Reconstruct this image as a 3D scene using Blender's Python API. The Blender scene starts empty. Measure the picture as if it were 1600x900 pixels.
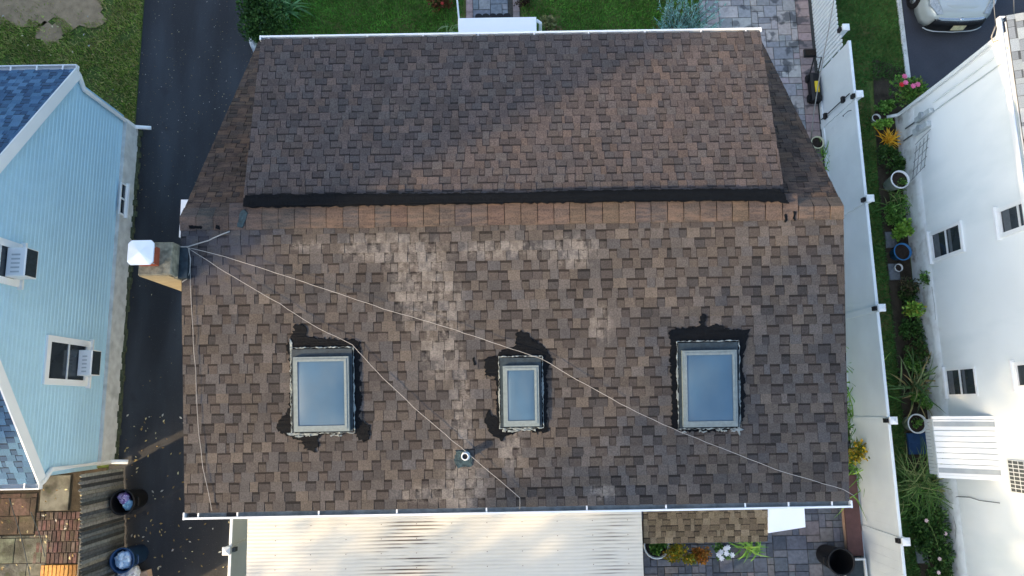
import bpy, math, random
import numpy as np
from mathutils import Vector, Matrix
random.seed(7); rng = np.random.default_rng(7)
R = math.radians
sc = bpy.context.scene
col = sc.collection

# ------------------------------------------------------------------ camera, sky, sun, exposure
CAM_H, TILT, YAW, FPX = 17.0, R(9.5), R(-1.0), 1120.0
cd = bpy.data.cameras.new('camera'); cam = bpy.data.objects.new('camera', cd); col.objects.link(cam)
cam.location = (0, 0, CAM_H); cam.rotation_euler = (TILT, 0, YAW)
cd.sensor_width = 36; cd.lens = FPX/1600*36; cd.clip_end = 600; cd.clip_start = .1
sc.camera = cam
SUN_AZ, SUN_EL = R(27), R(24)            # horizontal travel direction of the light (from +X), elevation
w = bpy.data.worlds.new('World'); sc.world = w; w.use_nodes = True
wn = w.node_tree; sky = wn.nodes.new('ShaderNodeTexSky'); sky.sky_type = 'NISHITA'; sky.sun_disc = False
sky.sun_elevation = R(26); 
dx, dy = -math.cos(SUN_AZ), -math.sin(SUN_AZ)
sky.sun_rotation = math.atan2(dx, dy); sky.air_density = 1.0; sky.dust_density = 3.0; sky.ozone_density = 1.0
wn.links.new(sky.outputs[0], wn.nodes['Background'].inputs[0]); wn.nodes['Background'].inputs[1].default_value = .15
sd = bpy.data.lights.new('sun', 'SUN'); sd.energy = 2.2; sd.angle = R(1.0); sd.color = (1, .70, .40)
sun = bpy.data.objects.new('sun', sd); col.objects.link(sun)
ldir = Vector((math.cos(SUN_AZ)*math.cos(SUN_EL), math.sin(SUN_AZ)*math.cos(SUN_EL), -math.sin(SUN_EL)))
sun.rotation_euler = ldir.to_track_quat('-Z', 'Y').to_euler(); sun.location = (-20, -10, 30)
vs = sc.view_settings; vs.view_transform = 'Standard'; vs.look = 'None'; vs.gamma = 1; vs.exposure = 1.72

# ------------------------------------------------------------------ helpers
CR = (Matrix.Rotation(YAW, 3, 'Z') @ Matrix.Rotation(TILT, 3, 'X'))
CC = Vector((0, 0, CAM_H))
def ray(px, py): return CR @ Vector(((px-800)/FPX, (450-py)/FPX, -1))
def P(px, py, z=0.0): d = ray(px, py); return CC + d*((z-CAM_H)/d.z)
def PX(px, py, x): d = ray(px, py); return CC + d*(x/d.x)
def PN(px, py, o, n): d = ray(px, py); return CC + d*((o-CC).dot(n)/d.dot(n))

def lin(c):
    def f(v):
        v = v/255
        return v/12.92 if v <= .04045 else ((v+.055)/1.055)**2.4
    return (f(c[0]), f(c[1]), f(c[2]), 1)
def jit(c, a=.08, h=.03):
    k = 1+random.uniform(-a, a)
    return tuple(max(0, min(1, v*k*(1+random.uniform(-h, h)))) for v in c[:3])+(1,)

MATS = {}
def mat(name, c=(128, 128, 128), rough=.8, ns=8.0, na=.15, attr=False, bump=0.0, bs=60.0, metal=0, spec=.3, ns2=None, na2=.0, hook=None):
    m = bpy.data.materials.new(name); m.use_nodes = True; t = m.node_tree; b = t.nodes['Principled BSDF']
    geo = t.nodes.new('ShaderNodeNewGeometry'); pos = geo.outputs['Position']
    if attr:
        a = t.nodes.new('ShaderNodeAttribute'); a.attribute_name = 'Col'; cur = a.outputs['Color']
    else:
        a = t.nodes.new('ShaderNodeRGB'); a.outputs[0].default_value = lin(c); cur = a.outputs[0]
    def mulnoise(cur, scale, amt, det=4):
        n = t.nodes.new('ShaderNodeTexNoise'); n.inputs['Scale'].default_value = scale; n.inputs['Detail'].default_value = det
        t.links.new(pos, n.inputs['Vector'])
        mr = t.nodes.new('ShaderNodeMapRange'); mr.inputs[1].default_value = .3; mr.inputs[2].default_value = .7
        mr.inputs[3].default_value = 1-amt; mr.inputs[4].default_value = 1+amt; t.links.new(n.outputs[0], mr.inputs[0])
        v = t.nodes.new('ShaderNodeVectorMath'); v.operation = 'SCALE'
        t.links.new(cur, v.inputs[0]); t.links.new(mr.outputs[0], v.inputs['Scale']); return v.outputs[0]
    if na: cur = mulnoise(cur, ns, na)
    if ns2: cur = mulnoise(cur, ns2, na2, 2)
    if hook: cur = hook(t, pos, cur, b)
    t.links.new(cur, b.inputs['Base Color'])
    b.inputs['Roughness'].default_value = rough; b.inputs['Metallic'].default_value = metal
    b.inputs['Specular IOR Level'].default_value = spec
    if bump:
        n = t.nodes.new('ShaderNodeTexNoise'); n.inputs['Scale'].default_value = bs; n.inputs['Detail'].default_value = 5
        t.links.new(pos, n.inputs['Vector'])
        bp = t.nodes.new('ShaderNodeBump'); bp.inputs['Strength'].default_value = bump; bp.inputs['Distance'].default_value = .02
        t.links.new(n.outputs[0], bp.inputs['Height']); t.links.new(bp.outputs[0], b.inputs['Normal'])
    MATS[name] = m; return m

def mixto(t, cur, c2, fac):
    mx = t.nodes.new('ShaderNodeMix'); mx.data_type = 'RGBA'
    t.links.new(fac, mx.inputs[0]); t.links.new(cur, mx.inputs[6]); mx.inputs[7].default_value = lin(c2); return mx.outputs[2]
def noise_mask(t, pos, scale, lo, hi, off=(0, 0, 0), stretch=(1, 1, 1), det=5):
    mp = t.nodes.new('ShaderNodeMapping'); mp.inputs['Location'].default_value = off; mp.inputs['Scale'].default_value = stretch
    t.links.new(pos, mp.inputs['Vector'])
    n = t.nodes.new('ShaderNodeTexNoise'); n.inputs['Scale'].default_value = scale; n.inputs['Detail'].default_value = det
    t.links.new(mp.outputs[0], n.inputs['Vector'])
    mr = t.nodes.new('ShaderNodeMapRange'); mr.inputs[1].default_value = lo; mr.inputs[2].default_value = hi
    t.links.new(n.outputs[0], mr.inputs[0]); return mr.outputs[0]
def mth(t, op, a, b=None):
    m = t.nodes.new('ShaderNodeMath'); m.operation = op
    for i, v in enumerate((a, b)):
        if v is None: continue
        if isinstance(v, (int, float)): m.inputs[i].default_value = v
        else: t.links.new(v, m.inputs[i])
    return m.outputs[0]
def blob_mask(t, pos, c, r, lo=.0, hi=.6):
    """soft ellipsoid of wear round a point"""
    mp = t.nodes.new('ShaderNodeMapping'); mp.vector_type = 'TEXTURE'
    mp.inputs['Location'].default_value = c; mp.inputs['Scale'].default_value = r
    t.links.new(pos, mp.inputs['Vector'])
    g = t.nodes.new('ShaderNodeTexGradient'); g.gradient_type = 'SPHERICAL'; t.links.new(mp.outputs[0], g.inputs[0])
    mr = t.nodes.new('ShaderNodeMapRange'); mr.inputs[1].default_value = lo; mr.inputs[2].default_value = hi
    t.links.new(g.outputs['Fac'], mr.inputs[0]); return mr.outputs[0]

class MB:
    def __init__(s): s.v = []; s.f = []; s.c = []
    def add(s, vs, fs, c=(1, 1, 1, 1)):
        o = len(s.v); s.v += [tuple(p) for p in vs]
        for i, f in enumerate(fs):
            s.f.append([k+o for k in f]); s.c.append(c[i] if isinstance(c, list) else c)
        return s
    def box(s, p0, p1, c=(1, 1, 1, 1)):
        x0, y0, z0 = p0; x1, y1, z1 = p1
        if x0 > x1: x0, x1 = x1, x0
        if y0 > y1: y0, y1 = y1, y0
        if z0 > z1: z0, z1 = z1, z0
        return s.add([(x0,y0,z0),(x1,y0,z0),(x1,y1,z0),(x0,y1,z0),(x0,y0,z1),(x1,y0,z1),(x1,y1,z1),(x0,y1,z1)],
              [(3,2,1,0),(4,5,6,7),(0,1,5,4),(1,2,6,5),(2,3,7,6),(3,0,4,7)], c)
    def bbox(s, p0, p1, b=.01, c=(1, 1, 1, 1)):
        """box with a chamfer round the top edge"""
        x0, y0, z0 = p0; x1, y1, z1 = p1
        v = [(x0,y0,z0),(x1,y0,z0),(x1,y1,z0),(x0,y1,z0),(x0,y0,z1-b),(x1,y0,z1-b),(x1,y1,z1-b),(x0,y1,z1-b),
             (x0+b,y0+b,z1),(x1-b,y0+b,z1),(x1-b,y1-b,z1),(x0+b,y1-b,z1)]
        f = [(3,2,1,0),(0,1,5,4),(1,2,6,5),(2,3,7,6),(3,0,4,7),(4,5,9,8),(5,6,10,9),(6,7,11,10),(7,4,8,11),(8,9,10,11)]
        return s.add(v, f, c)
    def obox(s, o, ax, ay, az, c=(1, 1, 1, 1)):
        """oriented box from corner o and three edge vectors"""
        o, ax, ay, az = map(Vector, (o, ax, ay, az))
        if ax.cross(ay).dot(az) < 0: o = o+ax; ax = -ax
        v = [o, o+ax, o+ax+ay, o+ay, o+az, o+ax+az, o+ax+ay+az, o+ay+az]
        return s.add(v, [(3,2,1,0),(4,5,6,7),(0,1,5,4),(1,2,6,5),(2,3,7,6),(3,0,4,7)], c)
    def tube(s, pts, r, n=6, c=(1, 1, 1, 1), caps=True):
        pts = [Vector(p) for p in pts]; o = len(s.v); rr = r if isinstance(r, (list, tuple)) else [r]*len(pts)
        for i, p in enumerate(pts):
            d = (pts[min(i+1, len(pts)-1)]-pts[max(i-1, 0)]).normalized()
            a = d.cross(Vector((0, 0, 1)))
            if a.length < .01: a = Vector((1, 0, 0))
            a.normalize(); b = a.cross(d)
            for k in range(n):
                t = 2*math.pi*k/n; s.v.append(tuple(p+(a*math.cos(t)+b*math.sin(t))*rr[i]))
        for i in range(len(pts)-1):
            for k in range(n):
                s.f.append([o+i*n+k, o+i*n+(k+1) % n, o+(i+1)*n+(k+1) % n, o+(i+1)*n+k]); s.c.append(c)
        if caps:
            s.f.append([o+k for k in range(n)][::-1]); s.c.append(c)
            s.f.append([o+(len(pts)-1)*n+k for k in range(n)]); s.c.append(c)
        return s
    def lathe(s, c0, prof, n=24, c=(1, 1, 1, 1)):
        """prof: list of (radius, z); closed by the profile itself"""
        o = len(s.v); c0 = Vector(c0)
        for r, z in prof:
            for k in range(n):
                t = 2*math.pi*k/n; s.v.append((c0.x+r*math.cos(t), c0.y+r*math.sin(t), c0.z+z))
        for i in range(len(prof)-1):
            for k in range(n):
                s.f.append([o+i*n+k, o+i*n+(k+1) % n, o+(i+1)*n+(k+1) % n, o+(i+1)*n+k]); s.c.append(c)
        return s
    def build(s, name, m, parent=None, smooth=False, kind=None, label=None):
        org = Vector((0, 0, 0)); q = parent
        while q is not None: org = org+q.location; q = q.parent
        me = bpy.data.meshes.new(name)
        V = np.array(s.v, dtype=np.float64)-np.array(org)
        me.from_pydata(V.tolist(), [], s.f)
        ca = me.color_attributes.new('Col', 'FLOAT_COLOR', 'CORNER')
        cnt = [len(f) for f in s.f]
        arr = np.repeat(np.array(s.c, dtype=np.float32), cnt, axis=0)
        ca.data.foreach_set('color', arr.ravel())
        if smooth: me.polygons.foreach_set('use_smooth', [True]*len(s.f))
        me.materials.append(m if not isinstance(m, str) else MATS[m])
        o = bpy.data.objects.new(name, me); col.objects.link(o); o.parent = parent
        if kind: o['kind'] = kind
        if label: o['label'] = label
        return o
def empty(name, loc, label=None, cat=None, group=None):
    o = bpy.data.objects.new(name, None); col.objects.link(o); o.location = loc; o.empty_display_size = .2
    return tag(o, label, cat, group)
def tag(o, label=None, cat=None, group=None):
    if label: o['label'] = label
    if cat: o['category'] = cat
    if group: o['group'] = group
    return o
def struct(mb, name, m, smooth=False):
    o = mb.build(name, m, None, smooth); o['kind'] = 'structure'; return o

# ------------------------------------------------------------------ roof planes of the main house
XL, XR = -4.91, 5.02
RIDGE_Y, RIDGE_Z = 2.90, 6.60
EAVE_Y, EAVE_Z = -1.46, 5.90
def plane(o, v):                       # origin at left end, v = up-slope direction
    v = Vector(v).normalized(); u = Vector((1, 0, 0)); n = u.cross(v)
    if n.z < 0: n = -n
    return Vector(o), u, v, n
REAR = plane((XL, EAVE_Y, EAVE_Z), (0, RIDGE_Y-EAVE_Y, RIDGE_Z-EAVE_Z))
STEEP = plane((XL, 7.25, 3.78), (0, RIDGE_Y-7.25, RIDGE_Z-3.78))
DXL, DXR = -3.98, 4.15
DORM = plane((DXL, 5.98, 6.17), (0, 3.12-5.98, 6.62-6.17))
def rp(px, py, h=0.0, pl=REAR): return PN(px, py, pl[0], pl[3])+pl[3]*h

# ------------------------------------------------------------------ materials
SPOTS = [((600, 388), (.75, .22)), ((650, 405), (.5, .36)), ((655, 455), (.42, .62)), ((690, 480), (.34, .6)), ((690, 550), (.32, .42)),
         ((722, 640), (.17, .75)), ((724, 750), (.32, .5)), ((780, 390), (.7, .14)), ((895, 392), (.42, .24)), ((940, 508), (.18, .3)),
         ((800, 700), (.18, .34)), ((680, 772), (.6, .13)), ((480, 383), (.28, .08)), ((940, 770), (.24, .12))]
def worn_hook(t, pos, cur, b):
    spots = SPOTS
    m = None
    for (px, py), (rx, ry) in spots:
        p = rp(px, py); k = blob_mask(t, pos, tuple(p), (rx*1.25, ry*1.25, 1.0), 0, .5)
        m = k if m is None else mth(t, 'MAXIMUM', m, k)
    n1 = noise_mask(t, pos, 9, .42, .60, stretch=(1.3, .9, 1)); n2 = noise_mask(t, pos, 30, .25, .62, (3, 1, 2), (1, 1.8, 1))
    f = mth(t, 'MULTIPLY', mth(t, 'MULTIPLY', m, n1), mth(t, 'MULTIPLY', n2, .5))
    cur = mixto(t, cur, (144, 139, 131), f)
    d = noise_mask(t, pos, 1.1, .52, .75, (9, 2, 0)); cur = mixto(t, cur, (56, 54, 55), mth(t, 'MULTIPLY', d, .28))
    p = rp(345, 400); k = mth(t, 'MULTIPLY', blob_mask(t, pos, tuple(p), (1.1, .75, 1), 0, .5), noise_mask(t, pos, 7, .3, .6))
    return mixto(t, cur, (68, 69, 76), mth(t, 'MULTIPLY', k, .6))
mat('shingle', attr=True, rough=.93, ns=48, na=.27, ns2=2.2, na2=.10, bump=.35, bs=220, spec=.25, hook=worn_hook)
def algae(t, pos, cur, b):
    f = noise_mask(t, pos, 4, .45, .7, (0, 0, 0), (1, 5, 1)); return mixto(t, cur, (122, 102, 86), mth(t, 'MULTIPLY', f, .4))
mat('shingle_front', attr=True, rough=.93, ns=48, na=.32, ns2=2.0, na2=.08, bump=.35, bs=220, spec=.25)
mat('shingle_steep', attr=True, rough=.93, ns=48, na=.32, ns2=3.0, na2=.12, bump=.35, bs=220, spec=.25, hook=algae)
mat('deck', (34, 31, 31), .95, 20, .2)
mat('tar', (7, 11, 15), .75, 18, .35, bump=.4, bs=35, spec=.12)
mat('tar_teal', (40, 60, 66), .7, 14, .35, bump=.6, bs=40)
mat('sealant', (130, 140, 140), .7, 25, .3, bump=.8, bs=60)
mat('white_paint', (206, 213, 214), .45, 5, .04, spec=.4)
mat('white_vinyl', (220, 228, 229), .38, 1.6, .05, bump=.03, bs=3, spec=.45)
mat('white_bright', (226, 231, 231), .5, 3, .02)
mat('canopy_white', (250, 252, 252), .45, 3, .01)
mat('gutter_grey', (112, 122, 126), .6, 9, .3)
mat('frame_alu', (112, 124, 124), .5, 22, .12, metal=.0, bump=.15, bs=40)
mat('frame_dark', (40, 52, 58), .55, 14, .35)
mat('skylight_pane', (64, 92, 112), .3, 1.6, .12, spec=.55, hook=lambda t, pos, cur, b: mixto(t, cur, (80, 98, 110), mth(t, 'MULTIPLY', noise_mask(t, pos, 4, .45, .7, (2, 2, 2), (1, .5, 1)), .4)))
mat('glass_dark', (44, 52, 58), .08, 3, .2, spec=.6)
mat('curtain', (150, 158, 160), .9, 14, .12)
mat('curtain_dark', (84, 92, 98), .8, 14, .12)
mat('stucco', (136, 130, 110), .92, 14, .3, bump=.8, bs=24, hook=lambda t, pos, cur, b: mixto(t, cur, (84, 84, 72), mth(t, 'MULTIPLY', noise_mask(t, pos, 9, .45, .68), .7)))
mat('stucco_side', (168, 150, 116), .92, 6, .12, bump=.5, bs=24)  # warm sun on the chimney's rear face put into the stucco colour
mat('clay', (150, 76, 52), .85, 14, .15)
mat('cap_metal', (222, 230, 236), .35, 6, .04, metal=.2)
mat('cable', (150, 148, 142), .6, 30, .15)
mat('cable_dark', (74, 82, 84), .6, 30, .15)
mat('black_plastic', (20, 21, 23), .5, 12, .25)
mat('blue_plastic', (30, 62, 100), .45, 6, .15)
mat('siding_blue', (168, 208, 226), .5, .9, .05, ns2=30, na2=.03)
mat('blue_shingle', attr=True, rough=.9, ns=90, na=.25, bump=.3, bs=160)
def grime(t, pos, cur, b):
    sep = t.nodes.new('ShaderNodeSeparateXYZ'); t.links.new(pos, sep.inputs[0])
    low = t.nodes.new('ShaderNodeMapRange'); low.inputs[1].default_value = .9; low.inputs[2].default_value = .1; t.links.new(sep.outputs[2], low.inputs[0])
    f = mth(t, 'MULTIPLY', noise_mask(t, pos, 5, .5, .68), low.outputs[0])
    cur = mixto(t, cur, (120, 116, 106), mth(t, 'MULTIPLY', f, .8))
    g = noise_mask(t, pos, 1.2, .5, .8, (4, 4, 4), (1, 1, .35)); return mixto(t, cur, (206, 218, 220), mth(t, 'MULTIPLY', g, .7))
mat('siding_white', (230, 237, 237), .5, .8, .03, hook=grime)
mat('parge_white', (204, 211, 210), .85, 4, .10, bump=.5, bs=14, hook=grime)
mat('concrete_light', (196, 200, 196), .9, 5, .15, bump=.3, hook=lambda t, pos, cur, b: mixto(t, cur, (96, 104, 92), mth(t, 'MULTIPLY', noise_mask(t, pos, 3, .55, .75), .35)))
mat('moss_edge', (74, 82, 62), .95, 12, .4, bump=.8)
def asph(t, pos, cur, b):
    f = noise_mask(t, pos, .7, .42, .72, (2, 0, 0), (1.4, .3, 1)); cur = mixto(t, cur, (62, 68, 74), mth(t, 'MULTIPLY', f, .9))
    s = noise_mask(t, pos, 42, .69, .74, (1, 5, 3)); cur = mixto(t, cur, (142, 138, 124), mth(t, 'MULTIPLY', s, .55))
    c = noise_mask(t, pos, 2.4, .62, .74, (7, 1, 3)); return mixto(t, cur, (36, 38, 44), mth(t, 'MULTIPLY', c, .5))
mat('asphalt', (34, 37, 41), .66, 90, .35, bump=.55, bs=150, spec=.35, hook=asph)
mat('asphalt_neighbour', (58, 62, 70), .8, 70, .25, bump=.5, bs=120, spec=.3, ns2=1.2, na2=.12)
def lawnh(t, pos, cur, b):
    f = noise_mask(t, pos, 1.3, .52, .68, (3, 1, 0)); cur = mixto(t, cur, (126, 112, 76), mth(t, 'MULTIPLY', f, .7)); return cur
mat('lawn_soil', (82, 100, 48), .95, 7, .35, bump=.8, bs=40, hook=lawnh)
mat('dirt', (58, 52, 42), .95, 6, .35, bump=.9, bs=30)
mat('bare_earth', (158, 136, 106), .95, 5, .2, bump=.6, bs=30)
mat('leaf', attr=True, rough=.6, ns=9, na=.2, spec=.3)
mat('grass_blade', attr=True, rough=.7, ns=1.6, na=.28, spec=.2)
mat('bark', (86, 72, 56), .9, 20, .3, bump=.6)
mat('paver', attr=True, rough=.88, ns=14, na=.2, bump=.5, bs=60, ns2=1.4, na2=.12)
def stain_pave(t, pos, cur, b):
    f = noise_mask(t, pos, 2.6, .54, .60, (5, 2, 0)); p = P(1215, 55)
    k = mth(t, 'MULTIPLY', f, blob_mask(t, pos, tuple(p), (1.5, 3.0, 1), 0, .35)); return mixto(t, cur, (62, 66, 70), mth(t, 'MULTIPLY', k, .75))
def old_hook(t, pos, cur, b):
    f = noise_mask(t, pos, 2.2, .42, .62, (1, 9, 4)); cur = mixto(t, cur, (48, 46, 40), mth(t, 'MULTIPLY', f, .75))
    g_ = noise_mask(t, pos, 5, .55, .7, (6, 2, 4)); return mixto(t, cur, (62, 68, 40), mth(t, 'MULTIPLY', g_, .5))
mat('paver_old', attr=True, rough=.92, ns=14, na=.25, bump=.7, bs=40, hook=old_hook)
mat('concrete_old', (118, 118, 108), .92, 5, .2, bump=.5, hook=old_hook)
mat('paver_drive', attr=True, rough=.88, ns=14, na=.15, bump=.4, bs=60, hook=stain_pave)
mat('joint_sand', (66, 66, 62), .95, 20, .3)
mat('wood_grey', attr=True, rough=.9, ns=16, na=.3, bump=.5, bs=50)
mat('wood_brown', (96, 70, 66), .75, 7, .15, bump=.2)
mat('wood_tan', (176, 150, 128), .8, 9, .15)
mat('wood_orange', attr=True, rough=.7, ns=12, na=.15)
def rust(t, pos, cur, b):
    sep = t.nodes.new('ShaderNodeSeparateXYZ'); t.links.new(pos, sep.inputs[0])
    p = P(640, 850, 2.6); d = mth(t, 'MINIMUM', mth(t, 'ABSOLUTE', mth(t, 'SUBTRACT', sep.outputs[0], p.x)), mth(t, 'ADD', mth(t, 'ABSOLUTE', mth(t, 'SUBTRACT', sep.outputs[0], P(960, 850, 2.6).x)), .45))
    mr = t.nodes.new('ShaderNodeMapRange'); mr.inputs[1].default_value = 1.1; mr.inputs[2].default_value = .2; t.links.new(d, mr.inputs[0])
    # valleys of the corrugation collect the dirt
    ph = mth(t, 'MULTIPLY', sep.outputs[1], 2*math.pi/.068); v = mth(t, 'COSINE', ph)
    v2 = t.nodes.new('ShaderNodeMapRange'); v2.inputs[1].default_value = .1; v2.inputs[2].default_value = -.8; t.links.new(v, v2.inputs[0])
    n = noise_mask(t, pos, 1.0, .42, .56, (0, 0, 3), (.9, 8, .1))
    f = mth(t, 'MULTIPLY', mth(t, 'MULTIPLY', mr.outputs[0], v2.outputs[0]), n)
    cur = mixto(t, cur, (70, 58, 46), f)
    n2 = noise_mask(t, pos, 1.4, .5, .75, (2, 7, 3), (.5, 3, 1)); f2 = mth(t, 'MULTIPLY', mth(t, 'MULTIPLY', n2, v2.outputs[0]), .22)
    cur = mixto(t, cur, (150, 140, 122), f2)
    n3 = noise_mask(t, pos, .8, .45, .8, (8, 3, 3)); return mixto(t, cur, (206, 196, 174), mth(t, 'MULTIPLY', n3, .6))
mat('corrugated', (210, 208, 196), .5, 2, .03, hook=rust)
mat('rust_screw', (120, 96, 76), .8, 20, .2)
mat('car_paint', (188, 196, 192), .22, 2, .02, metal=.35, spec=.5)
mat('chrome', (200, 204, 206), .15, 2, .02, metal=.9)
mat('lens', (150, 160, 164), .08, 26, .3, spec=.7)
mat('amber', (206, 140, 60), .2, 5, .05)
mat('rubber', (24, 24, 26), .85, 20, .15)
mat('plate', (206, 200, 160), .5, 30, .2)
mat('bag_white', attr=True, rough=.35, ns=12, na=.2, spec=.5)
mat('yellow', (214, 186, 40), .5, 8, .1)
mat('pot_cream', (196, 194, 160), .7, 8, .1)
mat('pot_white', (214, 218, 216), .6, 6, .08)
mat('pot_blue', (44, 104, 150), .5, 6, .1)
mat('soil', (44, 36, 30), .95, 25, .4, bump=.9)
mat('brick_wall', (150, 122, 104), .9, 6, .12)
mat('meter_grey', (176, 186, 188), .5, 6, .08)
mat('plate_metal', (150, 160, 164), .45, 6, .1)

# ------------------------------------------------------------------ ground
g = MB(); g.add([(-150,-150,-.02),(150,-150,-.02),(150,150,-.02),(-150,150,-.02)], [(0,1,2,3)]); struct(g, 'ground', 'lawn_soil')
def sheet(name, pts, z, m):
    mb = MB(); mb.add([(x, y, z) for x, y in pts], [tuple(range(len(pts)))]); return struct(mb, name, m)
dl, dr = P(226, 0).x, P(402, 0).x
sheet('driveway', [(-9.33,-9),(-4.6,-9),(-4.6,7.6),(dr,7.9),(dr,20),(dl,20),(dl,7.2),(-9.33,7.0)], .004, 'asphalt')
nd0, nd1 = P(1409, 0), P(1421, 128)
sheet('neighbour_driveway', [(nd1.x,6.9),(20,6.9),(20,30),(nd0.x-.25,30),(nd0.x,nd0.y)], .004, 'asphalt_neighbour')
sheet('garden_bed', [(9.1,-9),(9.7,-9),(9.7,6.9),(10.1,7.0),(10.1,8.3),(9.3,8.6),(9.1,5)], .006, 'dirt')
sheet('yard_soil', [(-22,-9),(-9.36,-9),(-9.36,-1.2),(-22,-1.2)], .002, 'dirt')
# bare patches on the left lawn: irregular low sheets
def patch(name, c, rx, ry, m, z, n=26, seed=0):
    r = random.Random(seed); pts = []
    for k in range(n):
        a = 2*math.pi*k/n; q = 1+r.uniform(-.28, .28); pts.append((c.x+rx*q*math.cos(a), c.y+ry*q*math.sin(a)))
    return sheet(name, pts, z, m)
patch('bare_earth', P(55, 3), 1.9, .62, 'bare_earth', .002, seed=3)
patch('bare_earth', P(130, 14), .6, .55, 'bare_earth', .003, seed=4)
patch('bare_earth', P(78, 52), .4, .3, 'bare_earth', .002, seed=5)
# concrete kerb strip by the neighbour's drive
k = MB(); a, b_ = P(1407, 0), P(1419, 128)
k.add([(a.x-.22,30,0),(a.x+.0-.12,30,0),(b_.x+.05,b_.y,0),(b_.x-.06,b_.y,0),(a.x-.22,30,.05),(a.x-.12,30,.05),(b_.x+.05,b_.y,.05),(b_.x-.06,b_.y,.05)],
      [(4,7,6,5),(0,4,5,1),(1,5,6,2),(2,6,7,3),(3,7,4,0)]); struct(k, 'kerb', 'concrete_light')

# grass blades -------------------------------------------------------------
def grass(name, rects, dens, cols, label, h=(.04, .09), avoid=None):
    P0 = []
    for x0, y0, x1, y1 in rects:
        n = int((x1-x0)*(y1-y0)*dens); P0.append(np.stack([rng.uniform(x0, x1, n), rng.uniform(y0, y1, n)], 1))
    p = np.concatenate(P0)
    if avoid is not None: p = p[[not avoid(q[0], q[1]) for q in p]]
    n = len(p); a = rng.uniform(0, 2*np.pi, n); wd = rng.uniform(.007, .014, n); ht = rng.uniform(h[0], h[1], n)
    lx, ly = rng.normal(0, .035, n), rng.normal(0, .035, n)
    V = np.zeros((n, 3, 3))
    V[:, 0, 0] = p[:, 0]-np.cos(a)*wd; V[:, 0, 1] = p[:, 1]-np.sin(a)*wd
    V[:, 1, 0] = p[:, 0]+np.cos(a)*wd; V[:, 1, 1] = p[:, 1]+np.sin(a)*wd
    V[:, 2, 0] = p[:, 0]+lx; V[:, 2, 1] = p[:, 1]+ly; V[:, 2, 2] = ht
    me = bpy.data.meshes.new(name); me.vertices.add(n*3); me.loops.add(n*3); me.polygons.add(n)
    me.vertices.foreach_set('co', V.ravel()); me.loops.foreach_set('vertex_index', np.arange(n*3))
    me.polygons.foreach_set('loop_start', np.arange(0, n*3, 3)); me.update(calc_edges=True)
    ca = me.color_attributes.new('Col', 'FLOAT_COLOR', 'CORNER')
    cc = np.array([lin(c) for c in cols])[rng.integers(0, len(cols), n)]; cc[:, :3] *= rng.uniform(.75, 1.25, (n, 1))
    ca.data.foreach_set('color', np.repeat(cc, 3, axis=0).astype(np.float32).ravel())
    me.materials.append(MATS['grass_blade']); o = bpy.data.objects.new(name, me); col.objects.link(o)
    o['kind'] = 'stuff'; return tag(o, label, 'grass')
bare = [(P(55, 3), 1.75, .6), (P(130, 14), .55, .5), (P(78, 52), .36, .27)]
def isbare(x, y):
    for c, rx, ry in bare:
        if ((x-c.x)/rx)**2+((y-c.y)/ry)**2 < 1+.35*math.sin(x*9+y*7) and random.random() < .93: return True
    if math.sin(x*2.3+1)+math.sin(y*3.1+x)+math.sin(x*5-y*4) > .8 and random.random() < .6: return True
    return False
grass('lawn_grass', [(-15, 6.0, dl-.02, 13)], 1900, [(132, 158, 62), (150, 170, 80), (110, 142, 54), (188, 176, 112), (168, 156, 92)], 'patchy green and straw lawn beside the blue house', avoid=isbare)
wx0, wx1 = P(728, 5).x, P(812, 5).x
pdx = P(1092, 10).x
grass('lawn_grass', [(dr+.02, 6.9, wx0-.05, 13), (wx1+.05, 6.9, pdx, 13)], 1900, [(81, 136, 51), (71, 125, 44), (92, 148, 57), (106, 153, 64)], 'even green front lawn either side of the paved path')
def beyond_edge(x, y):
    t = (y-nd1.y)/(nd0.y-nd1.y)
    return y > 8.0 and x > nd1.x-.06+(nd0.x-nd1.x)*t
grass('lawn_grass', [(7.95, -6, 9.12, 8), (7.98, 8, nd0.x+.1, 13)], 1800, [(61, 107, 48), (52, 96, 41), (72, 116, 55), (79, 118, 59)], 'dark narrow grass strip between white fence and garden bed', avoid=beyond_edge)

# pavers -------------------------------------------------------------------
def pavers(name, poly_in, x0, y0, x1, y1, unit, cols, m, seed, border=None):
    r = random.Random(seed)
    base = MB(); base.add([(x0,y0,.006),(x1,y0,.006),(x1,y1,.006),(x0,y1,.006)], [(0,1,2,3)])
    root = struct(base, name, 'joint_sand')
    nx, ny = int((x1-x0)/unit+.01), int((y1-y0)/unit+.01); used = [[False]*ny for _ in range(nx)]
    cnt = 0; extra = MB()
    for i in range(nx):
        for j in range(ny):
            if used[i][j]: continue
            opts = [(2, 2), (1, 2), (2, 1), (1, 1), (2, 2), (3, 2)]; r.shuffle(opts)
            for wv, hv in opts+[(1, 1)]:
                if i+wv <= nx and j+hv <= ny and not any(used[i+a][j+b] for a in range(wv) for b in range(hv)): break
            for a in range(wv):
                for b in range(hv): used[i+a][j+b] = True
            cx, cy = x0+(i+wv/2)*unit, y0+(j+hv/2)*unit
            if not poly_in(cx, cy): continue
            gp = .006; c = jit(lin(r.choice(cols)), .12, .03); zt = .03+r.uniform(-.003, .003)
            tgt = MB() if cnt < 300 else extra
            tgt.bbox((cx-wv*unit/2+gp, cy-hv*unit/2+gp, 0), (cx+wv*unit/2-gp, cy+hv*unit/2-gp, zt), .008, c)
            if tgt is not extra: tgt.build('paver', m, root); cnt += 1
    if extra.v: extra.build('paver_field', m, root, kind='stuff')
    return root
GREY = [(134, 140, 146), (122, 130, 136), (146, 148, 150), (112, 118, 126)]
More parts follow.
